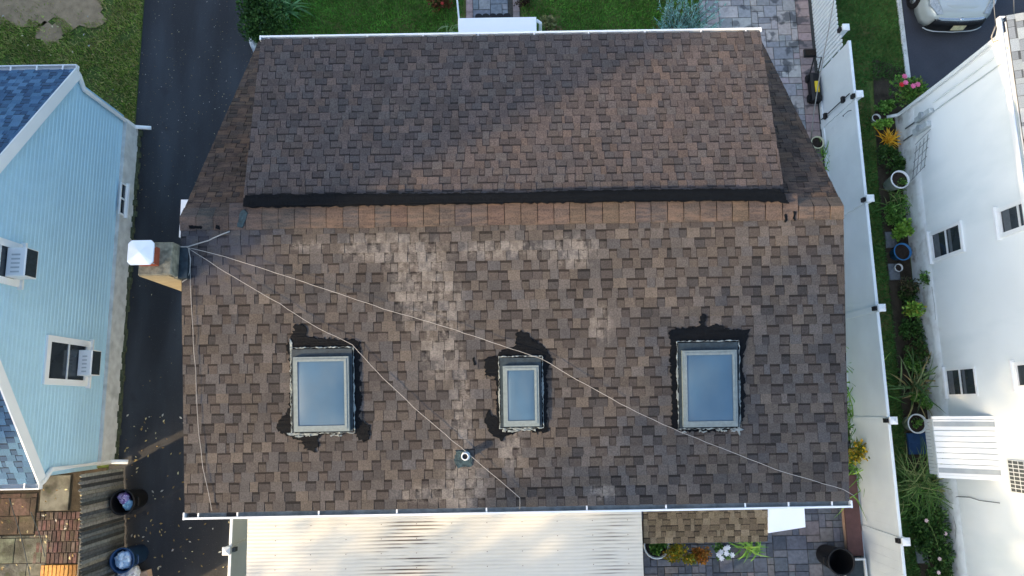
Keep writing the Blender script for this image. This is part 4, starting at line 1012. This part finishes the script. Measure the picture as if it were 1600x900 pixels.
for s_ in (-1, 1):
    v = [(s_*.50,.10,.72),(s_*.62,.10,.70),(s_*.80,.34,.74),(s_*.865,.62,.83),(s_*.80,.70,.90),(s_*.66,.42,.86)]
    v = [Vector((CX+a, CY+b, c+.025)) for a, b, c in v]; lo = [p+Vector((0, .03, -.14)) for p in v]; n = 6
    f = [tuple(range(6)) if s_ > 0 else tuple(range(6))[::-1]]+[(i,(i+1)%n,n+(i+1)%n,n+i) for i in range(n)]
    hl = MB().add(v+lo, f).build('headlight', 'lens', car)
    MB().lathe((CX+s_*.80, CY+.56, .855), [(.045, 0), (.04, .03), (0, .035)], 10).build('indicator', 'amber', hl)
    MB().obox((CX+s_*.66, CY+.09, .36), (s_*.10, .12, 0), (0, .06, .1), (0, -.02, 0)).build('fog_lamp', 'lens', car)
    for yy in (.86, 3.7):
        m = MB(); prof_ = [(.20, -.10), (.31, -.10), (.325, -.07), (.325, .07), (.31, .10), (.20, .10)]; o_ = len(m.v); N = 24
        for r_, dx_ in prof_:
            for k_ in range(N): m.v.append((CX+s_*.83+s_*dx_, CY+yy+r_*math.cos(6.2832*k_/N), .325+r_*math.sin(6.2832*k_/N)))
        for i in range(len(prof_)-1):
            for k_ in range(N): m.f.append([i*N+k_, i*N+(k_+1)%N, (i+1)*N+(k_+1)%N, (i+1)*N+k_]); m.c.append((1,1,1,1))
        wl_ = m.build('wheel', 'rubber', car, True)
        MB().tube([(CX+s_*.76, CY+yy, .325), (CX+s_*.915, CY+yy, .325)], .20, 18).build('rim', 'chrome', wl_)
hd = MB()
loft([body_ring(y, hw, .60, zt+.012) for y, hw, zt in ((.16, .46, .75), (.3, .56, .83), (.5, .63, .885), (.85, .67, .95), (1.3, .69, 1.012))]).build('hood', 'car_paint', car, True)

# ------------------------------------------------------------------ plants
def leafy(px, py, z, rx, ry, rz_, n, size, cols, label, name='shrub', cat='shrub', flowers=None, stems=5, seed=0, group=None, at=None):
    r = random.Random(seed); c = at or P(px, py, z); o = empty(name, (c.x, c.y, 0), label, cat, group); m = MB(); n = int(n*1.5); size *= 1.12
    lob = [(r.uniform(-.55, .55)*rx, r.uniform(-.55, .55)*ry, r.uniform(-.2, .5)*rz_, r.uniform(.35, .7)) for _ in range(7)]
    for _ in range(n):
        lx_, ly_, lz_, k_ = r.choice(lob); d = Vector((r.gauss(0, 1), r.gauss(0, 1), r.gauss(0, 1))).normalized()*(r.random()**.45)*k_
        p = Vector((c.x+lx_+d.x*rx, c.y+ly_+d.y*ry, max(.02, c.z+lz_+d.z*rz_)))
        out = Vector((d.x, d.y, abs(d.z)+.25)).normalized(); out = (out+Vector((r.uniform(-.6, .6), r.uniform(-.6, .6), r.uniform(-.4, .5)))).normalized()
        s_ = size*r.uniform(.6, 1.35); sd_ = out.cross(Vector((r.uniform(-1, 1), r.uniform(-1, 1), r.uniform(.1, 1)))).normalized()*s_*.38
        m.add([p-out*s_*.5, p+sd_, p+out*s_*.6+Vector((0, 0, -s_*.12)), p-sd_], [(0,1,2,3)], jit(lin(r.choice(cols)), .22, .06))
    m.build('foliage', 'leaf', o)
    sm_ = MB()
    for _ in range(stems):
        lx_, ly_, lz_, k_ = r.choice(lob); sm_.tube([(c.x+lx_*.2, c.y+ly_*.2, 0), (c.x+lx_*.6, c.y+ly_*.6, c.z*.6), (c.x+lx_, c.y+ly_, max(.05, c.z+lz_))], [.014, .01, .005], 5)
    sm_.build('stem', 'bark', o)
    if flowers:
        cols_, nf, fs = flowers
        for k_ in range(nf):
            a = r.uniform(0, 6.28); q = r.random()**.5*.85; p = Vector((c.x+rx*q*math.cos(a), c.y+ry*q*math.sin(a), c.z+rz_*r.uniform(.55, .95))); f = MB(); cc = lin(r.choice(cols_))
            for ring, (rr, up) in enumerate(((1, .0), (.7, .3), (.4, .5))):
                for j in range(7):
                    t = 2*math.pi*j/7+ring*.4; d = Vector((math.cos(t), math.sin(t), 0)); e = Vector((-d.y, d.x, 0)); u_ = Vector((0, 0, fs*up*.6))
                    f.add([p+u_, p+u_+d*fs*rr*.6+e*fs*.28, p+u_+d*fs*rr+Vector((0,0,fs*.15)), p+u_+d*fs*rr*.6-e*fs*.28], [(0,1,2,3)], jit(cc, .12))
            f.build('flower', 'leaf', o)
    return o
def blades(px, py, z, n, length, width, cols, label, name='grass_plant', cat='plant', spread=.12, droop=.7, seed=0, group=None, lean=(0, 0), at=None):
    r = random.Random(seed); c = at or P(px, py, z); o = empty(name, (c.x, c.y, 0), label, cat, group); m = MB()
    for _ in range(n):
        a = r.uniform(0, 6.28); L = length*r.uniform(.55, 1.15); w_ = width*r.uniform(.7, 1.2); d = Vector((math.cos(a)+lean[0], math.sin(a)+lean[1], 0)).normalized(); e = Vector((-d.y, d.x, 0))
        b = Vector((c.x+r.gauss(0, spread), c.y+r.gauss(0, spread), .01)); el = r.uniform(.5, 1.35); cc = jit(lin(r.choice(cols)), .18, .05); N = 5; vv = []; ff = []
        p = b.copy(); ang = el
        for k_ in range(N+1):
            t = k_/N; wk = w_*(1-t**1.6)*.5+.0015; vv += [p-e*wk, p+e*wk]; p = p+(d*math.cos(ang)+Vector((0, 0, math.sin(ang))))*(L/N); ang -= droop*r.uniform(.7, 1.3)/N*2
            if p.z < .02: p.z = .02
        for k_ in range(N): ff.append((2*k_, 2*k_+1, 2*k_+3, 2*k_+2))
        m.add(vv, ff, cc)
    m.build('leaves', 'leaf', o); return o
G1 = [(75, 118, 47), (93, 139, 59), (59, 100, 38), (113, 152, 72)]
G2 = [(118, 161, 63), (139, 177, 75), (98, 143, 54)]
GD = [(52, 86, 38), (63, 100, 45), (43, 72, 34), (79, 111, 52)]
# left front corner
leafy(422, 22, .55, .75, .85, .55, 2600, .07, GD, 'dark bushy shrub at the front corner by the driveway', seed=1)
blades(440, 10, .3, 46, .75, .075, [(74, 118, 64), (96, 140, 84), (60, 100, 52)], 'broad-leaved plant beside the dark corner shrub', 'hosta', seed=2, at=P(447, 18, .0), spread=.10)
leafy(399, 52, .4, .16, .2, .3, 320, .06, [(50, 92, 34), (64, 104, 40)], 'small green sapling at front left gutter end', 'small_bush', seed=3)
p = P(400, 66, .2)
for (pa, lb, s_) in (((404, 38), 'tall white paving edge stone by the corner shrub', .38), ((396, 66), 'white edge stone under the left gutter end', .42)):
    q = P(*pa, .1); r = random.Random(s_*100); m = blobmesh((q.x, q.y, .12), s_*.45, [(216, 222, 226), (190, 200, 206)], int(s_*100), .6, 8, .3)
    m.v = [(q.x+(v[0]-q.x)*.45+(v[1]-q.y)*-.25, q.y+(v[1]-q.y)*1.5, max(0, v[2])) for v in m.v]
    tag(m.build('edge_stone', 'bag_white', None, True), lb, 'stone')
leafy(690, 3, .25, .35, .22, .25, 420, .055, [(96, 72, 40), (120, 60, 40), (60, 70, 34)], 'reddish low bush left of the path', 'low_bush', flowers=([(160, 50, 40)], 5, .05), seed=4)
leafy(818, 2, .2, .25, .16, .2, 240, .05, [(50, 40, 30), (70, 56, 40)], 'dark brown low bush right of the path', 'low_bush', seed=5)
leafy(857, 40, .35, .22, .26, .35, 190, .06, [(120, 128, 84), (140, 140, 96), (104, 112, 70)], 'sparse yellow-green plant right of porch canopy', 'sparse_plant', stems=9, seed=6)
leafy(868, 48, .2, .2, .12, .18, 120, .05, [(150, 120, 90), (96, 108, 66)], 'low pinkish ground plant under the front gutter', 'ground_plant', seed=7)
for k_, px_ in enumerate((698, 710)): blades(px_, 52, 0, 14, .3, .03, [(110, 140, 90), (130, 150, 104)], ['pale grassy tuft under gutter, farther from the canopy', 'pale grassy tuft under gutter, touching the canopy'][k_], 'grass_tuft', seed=8+k_, at=P(px_, 50, .1))
# blue juniper: feathery sprays
def juniper():
    r = random.Random(5); c = P(1060, 62, 0); o = empty('juniper', (c.x, c.y, 0), 'blue-green feathery juniper at the front right corner', 'juniper'); m = MB(); st_ = MB()
    for _ in range(120):
        a = r.uniform(0, math.pi*2); el = r.uniform(.25, 1.2); d = Vector((math.cos(a)*math.cos(el), math.sin(a)*math.cos(el), math.sin(el))); L = r.uniform(.6, 1.25); b = Vector((c.x+r.gauss(0, .12), c.y+r.gauss(0, .1), .1))
        st_.tube([b, b+d*L*.5, b+d*L*.97], [.012, .008, .003], 4)
        for k_ in range(34):
            t = r.uniform(.2, 1); q = b+d*L*t; s_ = (d+Vector((r.gauss(0, .55), r.gauss(0, .55), r.gauss(0, .35)))).normalized(); l_ = r.uniform(.07, .17)*(1.2-t*.5); e = s_.cross(Vector((r.uniform(-1,1), r.uniform(-1,1), 1))).normalized()*.011
            m.add([q-e, q+e, q+s_*l_], [(0,1,2)], jit(lin(r.choice([(136, 186, 174), (112, 164, 152), (158, 200, 190), (92, 140, 128)])), .15))
    m.build('foliage', 'leaf', o); st_.build('branch', 'bark', o)
juniper()
# right of the house, along the fence foot
def pot(px, py, z, r, m, label, name='plant_pot', rim=True, ringonly=False):
    p = P(px, py, z); o = empty(name, (p.x, p.y, 0), label, 'pot')
    MB().lathe((p.x, p.y, 0), [(0, .035), (r*.72, .035), (r*.95, z-.04), (r*1.06, z-.035), (r*1.06, z), (r*.95, z), (r*.92, z-.06), (0, z-.06)], 26).build('shell', m, o, True)
    MB().lathe((p.x, p.y, z-.055), [(r*.91, 0), (r*.5, .012), (0, .016)], 18).build('earth', 'soil', o, True); return p
p = pot(1278, 222, .34, .15, 'pot_cream', 'round cream pot at the foot of the fence'); blades(0, 0, 0, 26, .22, .022, G1, 'green grassy plant growing in the cream pot', seed=11, at=Vector((p.x, p.y, .3)), spread=.05)
for k_, (px_, py_) in enumerate(((1290, 245), (1298, 262), (1303, 285))):
    blades(px_, py_, 0, 30, .5, .028, G2+[(120, 140, 70)], ['arching green plant just below the cream pot', 'arching green plant in the middle by fence foot', 'arching green plant nearest the ridge end'][k_], seed=12+k_, at=P(px_+4, py_, 0), spread=.10)
specs = [(1337, 575, 'yellow-green spiky plant highest along the right eave', G2), (1337, 600, 'green spiky plant second along the right eave', G1), (1334, 640, 'pale green plant at right eave beside a post', G2),
         (1338, 665, 'bushy green plant at right eave below the post', G1), (1339, 725, 'green arching plant near the right gutter end', G2), (1333, 752, 'low yellow-green plant touching the right gutter end', G2)]
for k_, (px_, py_, lb, cc) in enumerate(specs): blades(px_, py_, 0, 44, .85, .035, cc, lb, 'strap_plant', seed=20+k_, at=P(px_-4, py_, .0), spread=.14, droop=.55)
leafy(1338, 706, .55, .28, .26, .3, 300, .07, [(206, 170, 40), (150, 140, 50), (96, 120, 46)], 'yellow-leaved bush between right eave and white fence', 'yellow_bush', seed=30)
# tool by the fence
p = P(1272, 135, .15); o = empty('garden_machine', (p.x, p.y, 0), 'black garden machine with yellow panel by the fence', 'machine')
MB().bbox((p.x-.12, p.y-.42, .06), (p.x+.12, p.y+.32, .30), .05).build('body', 'black_plastic', o)
MB().bbox((p.x-.05, p.y-.22, .301), (p.x+.05, p.y+.06, .36), .03).build('yellow_cover', 'yellow', o)
MB().tube([(p.x-.1, p.y+.3, .2), (p.x-.09, p.y+.6, .5), (p.x+.09, p.y+.6, .5), (p.x+.1, p.y+.3, .2)], .016, 6).build('handle', 'black_plastic', o)
for s_ in (-1, 1):
    for yy in (-.3, .22): MB().tube([(p.x+s_*.122, p.y+yy, .10), (p.x+s_*.16, p.y+yy, .10)], .095, 14).build('wheel', 'rubber', o)
p = P(1268, 85, 0); o = empty('dark_basket', (p.x, p.y, 0), 'dark low tray on paving beyond the garden machine', 'tray')
MB().bbox((p.x-.22, p.y-.1, .034), (p.x+.16, p.y+.1, .10), .015).build('tray', 'black_plastic', o); MB().box((p.x-.19, p.y-.075, .1005), (p.x+.13, p.y+.075, .106)).build('tray_lining', 'soil', o)
# garden bed by the white wall
leafy(1420, 142, .5, .42, .45, .42, 900, .07, G1+[(100, 120, 60)], 'rose bush with red and pink blooms at white house corner', 'rose_bush', 'rose bush', flowers=([(196, 40, 50), (206, 60, 66), (220, 110, 150)], 6, .075), seed=41)
leafy(1383, 165, .25, .3, .22, .24, 380, .06, G1, 'low green bush above the small white pot', 'low_bush', seed=42)
p = pot(1370, 184, .2, .10, 'pot_white', 'small white pot on the grass edge')
leafy(1383, 195, .22, .28, .2, .22, 420, .055, G2, 'bright green bush below the small white pot', 'low_bush', seed=43)
blades(1393, 215, .2, 70, .34, .035, [(226, 176, 40), (210, 150, 30), (236, 196, 70)], 'golden yellow spiky plant by the white wall', 'golden_plant', seed=44, at=P(1391, 217, .15), spread=.06, droop=.4)
leafy(1385, 240, .18, .3, .3, .16, 360, .05, GD, 'dark ground plant between golden plant and white bucket', 'ground_plant', seed=45)
p = pot(1407, 280, .55, .21, 'white_bright', 'tall white bucket planter against the white wall', 'bucket_planter'); leafy(0, 0, 0, .12, .12, .08, 80, .04, G1, 'small green seedling in the white bucket planter', 'seedling', seed=46, at=Vector((p.x+.04, p.y-.05, .53)))
blades(1402, 315, .1, 70, .62, .030, G1+[(120, 134, 80)], 'arching lily clump below the white bucket planter', 'lily_clump', seed=47, at=P(1400, 318, 0), spread=.13)
leafy(1408, 357, .3, .26, .28, .28, 420, .075, G2, 'leafy green shrub above the blue pot', 'leafy_shrub', seed=48)
p = pot(1411, 393, .38, .20, 'pot_blue', 'blue round pot beside the white wall')
p = pot(1405, 418, .16, .09, 'pot_white', 'small pale pot lying below the blue pot')
leafy(1420, 447, .3, .25, .3, .28, 240, .05, [(84, 74, 54), (66, 70, 42), (50, 58, 34)], 'brown withered bush below the blue pot', 'withered_bush', stems=14, seed=49)
leafy(1447, 436, .5, .2, .25, .3, 300, .065, G1+[(110, 140, 80)], 'green climbing shrub against the white wall', 'climbing_shrub', seed=50)
leafy(1426, 487, .35, .25, .26, .28, 420, .06, G2+[(150, 150, 60)], 'yellow-green bush halfway along the white wall', 'yellow_green_bush', seed=51)
leafy(1428, 540, .25, .3, .5, .22, 700, .05, GD+[(70, 66, 40)], 'dark low bush above the largest yucca', 'dark_bush', seed=52)
blades(1438, 600, .1, 60, .95, .052, [(96, 122, 76), (70, 100, 56), (124, 136, 92), (150, 136, 90)], 'large spiky yucca with broad leaves by the awning', 'yucca', seed=53, at=P(1428, 606, 0), spread=.12, droop=.35)
leafy(1438, 628, .25, .26, .22, .22, 340, .055, G1, 'green tuft between yucca and the purple pot', 'green_tuft', seed=54)
p = pot(1434, 662, .42, .21, 'pot_white', 'white pot with dark interior beside the awning'); leafy(0, 0, 0, .14, .14, .1, 90, .05, G1, 'small plant in the white pot beside awning', 'seedling', seed=55, at=Vector((p.x, p.y, .42)))
a, b_ = P(1420, 710, .03), P(1451, 676, .03); o = empty('blue_board', (a.x, a.y, 0), 'flat blue board on soil beside the awning', 'board')
MB().bbox((a.x, a.y, .006), (b_.x, b_.y, .07), .01).build('board', 'blue_plastic', o); MB().box((a.x+.02, (a.y+b_.y)/2-.01, .0705), (b_.x-.02, (a.y+b_.y)/2+.01, .076)).build('rib', 'blue_plastic', o)
blades(1440, 750, .1, 150, 1.0, .028, [(84, 116, 58), (104, 132, 70), (66, 98, 46), (130, 140, 84)], 'big arching grassy clump below the awning', 'grassy_clump', seed=56, at=P(1434, 752, 0), spread=.2, droop=.6)
blades(1445, 790, .1, 80, .7, .026, G1, 'smaller grassy clump under the big one', 'grassy_clump', seed=57, at=P(1440, 786, 0), spread=.18)
leafy(1456, 845, .35, .42, .75, .32, 1700, .06, GD, 'dark green flowering bush at the lower end of white wall', 'flowering_bush', flowers=([(220, 210, 206), (214, 190, 190)], 4, .05), seed=58)
leafy(1462, 915, .35, .4, .5, .3, 900, .06, GD, 'dark bush at bottom edge by white wall', 'flowering_bush', seed=59)
for k_, (px_, py_, rx_, ry_, cc, lb) in enumerate((
        (1398, 250, .34, .4, GD, 'dark low greenery just above the white bucket planter'), (1395, 338, .3, .3, G1, 'low green growth at the foot of the lily clump'),
        (1416, 462, .34, .34, GD, 'dark low greenery under the climbing shrub'), (1420, 512, .34, .34, GD, 'dark low greenery under the yellow-green bush'),
        (1430, 565, .34, .3, G1, 'low green growth just above the largest yucca'), (1440, 810, .36, .4, GD, 'dark low greenery under the smaller grassy clump'))):
    leafy(px_, py_, .16, rx_, ry_, .16, 420, .06, cc, lb, 'low_greenery', 'greenery', seed=90+k_)
# stepping stones in the narrow strip
for (px_, py_, lb) in ((1392, 375, 'grey stepping slab level with the leafy shrub'), (1397, 425, 'grey stepping slab level with the withered bush'), (1440, 865, 'grey stepping slab at lower end of grass strip')):
    q = P(px_, py_); tag(MB().bbox((q.x-.14, q.y-.2, .0), (q.x+.12, q.y+.2, .045), .012, jit(lin((104, 112, 116)), .05)).build('stepping_stone', 'paver', None), lb, 'slab')
# rear patio plants
p = pot(1026, 853, .42, .27, 'pot_white', 'white-rimmed pot by the patio cover edge'); leafy(0, 0, 0, .24, .22, .18, 320, .07, G1, 'green plant spilling over the white-rimmed pot', 'potted_plant', seed=61, at=Vector((p.x, p.y, .45)))
leafy(1062, 866, .35, .38, .26, .3, 1000, .05, [(150, 150, 50), (176, 160, 50), (120, 136, 52), (190, 150, 46)], 'yellow bush under the tan roof', 'yellow_bush', seed=62)
leafy(1096, 868, .3, .24, .24, .28, 560, .05, [(176, 110, 44), (150, 120, 56), (190, 126, 50)], 'orange bush under the tan roof', 'orange_bush', seed=63)
leafy(1130, 862, .3, .22, .18, .24, 220, .055, G1, 'white flowering plant under the tan roof', 'white_flowers', flowers=([(246, 246, 242)], 7, .07), seed=64)
blades(1172, 857, .1, 36, .5, .04, G2, 'pale green strap-leaved plant under tan roof end', 'strap_plant', seed=65, at=P(1172, 855, 0), spread=.1)
# brown box along the fence, crate
a, b_ = P(1326, 869, .24), P(1347, 785, .24)
o = empty('wooden_box', (a.x, a.y, 0), 'long narrow brown wooden box along the white fence', 'wooden box')
MB().bbox((a.x, a.y, .20), (7.80, b_.y+.6, .24), .008).build('lid', 'wood_brown', o); MB().box((a.x+.02, a.y+.03, .03), (7.78, b_.y+.58, .198)).build('case', 'wood_tan', o)
a = P(1338, 900, .4); o = empty('crate', (a.x, a.y, 0), 'white-rimmed crate beside the black barrel', 'crate')
x0, x1, y0, y1 = a.x-.25, 7.76, a.y-.3, a.y+.36
MB().box((x0+.04, y0+.04, .033), (x1-.04, y1-.04, .33)).build('crate_body', 'frame_dark', o)
m = MB(); m.box((x0,y0,.3),(x0+.035,y1,.4)); m.box((x1-.035,y0,.3),(x1,y1,.4)); m.box((x0+.036,y0,.3),(x1-.036,y0+.035,.4)); m.box((x0+.036,y1-.035,.3),(x1-.036,y1,.4)); m.build('rim', 'white_paint', o)

# ------------------------------------------------------------------ tall brick block added out of view, sized to cast the roof's diagonal shade edge
p1 = Vector((-2.75, 2.95, 0)); dv = Vector((math.cos(SUN_AZ), math.sin(SUN_AZ), 0)); k0 = p1-dv*18.5
tb = empty('apartment_house', (k0.x-5, k0.y+8, 0), 'tall brick neighbour house beyond the blue house, outside the picture', 'building')
MB().box((k0.x-9, k0.y, 0), (k0.x, k0.y+18, 17.9)).build('wall', 'brick_wall', tb)
MB().box((k0.x-9.0, k0.y, 17.9), (k0.x+.0, k0.y+18.2, 18.2)).build('roof', 'deck', tb)
for fl2 in range(5):
    for j in range(5):
        wv = MB().box((k0.x+.002, k0.y+1.5+j*3.4, 1.2+fl2*3), (k0.x+.03, k0.y+2.7+j*3.4, 2.8+fl2*3)).build('window', 'glass_dark', tb)
        MB().box((k0.x+.002, k0.y+1.4+j*3.4, 1.08+fl2*3), (k0.x+.09, k0.y+2.8+j*3.4, 1.19+fl2*3)).build('sill', 'concrete_light', wv)

# unseen trees added west-south-west, placed and sized to leave beams of evening sun
def add_shade_tree(s_, dist, ht, rad, label, seed, n=8500):
    r = random.Random(seed); b = p1-dv*dist+Vector((-dv.y, dv.x, 0))*s_; o = empty('shade_tree', (b.x, b.y, 0), label, 'tree', 'tall trees out of the picture')
    tk = MB(); tk.tube([(b.x, b.y, 0), (b.x+.1, b.y, ht*.3), (b.x-.1, b.y+.1, ht*.6), (b.x, b.y, ht*.92)], [.38, .3, .2, .05], 10)
    lobes = []
    for k_ in range(26):
        a = r.uniform(0, 6.28); h_ = ht*r.uniform(.12, .95); q = rad*math.sqrt(max(.1, 1-((h_/ht-.5)/.55)**2))*r.uniform(.3, .8); c = Vector((b.x+q*math.cos(a), b.y+q*math.sin(a), h_)); lobes.append(c)
        tk.tube([(b.x, b.y, max(.8, h_-1.2)), (b.x+(c.x-b.x)*.5, b.y+(c.y-b.y)*.5, h_-.4), c], [.12, .07, .02], 5)
    tk.build('trunk', 'bark', o); m = MB()
    for _ in range(n):
        c = r.choice(lobes); d = Vector((r.gauss(0, 1), r.gauss(0, 1), r.gauss(0, 1))).normalized()*(r.random()**.5)*rad*.52; p = c+d; p.z = max(.6, p.z)
        n1 = Vector((r.gauss(0, 1), r.gauss(0, 1), r.gauss(0, 1))).normalized(); e = n1.cross(Vector((.3, .2, 1))).normalized(); z_ = r.uniform(.18, .34)
        m.add([p-n1*z_, p+e*z_*.6, p+n1*z_, p-e*z_*.6], [(0,1,2,3)], jit(lin(r.choice(GD)), .2))
    m.build('crown', 'leaf', o)
for k_, (s_, d_, h_, r_) in enumerate(((-6.9, 16, 19.5, 3.3), (-11.4, 15, 20, 3.4), (-15.8, 16, 20, 3.5), (-20.5, 17, 20, 3.5))):
    add_shade_tree(s_, d_, h_, r_, ['tall tree nearest the tall brick building, out of the picture', 'second tall tree from the brick building, out of the picture', 'third tall tree from the brick building, out of the picture', 'tall tree farthest from the brick building, out of the picture'][k_], 70+k_)
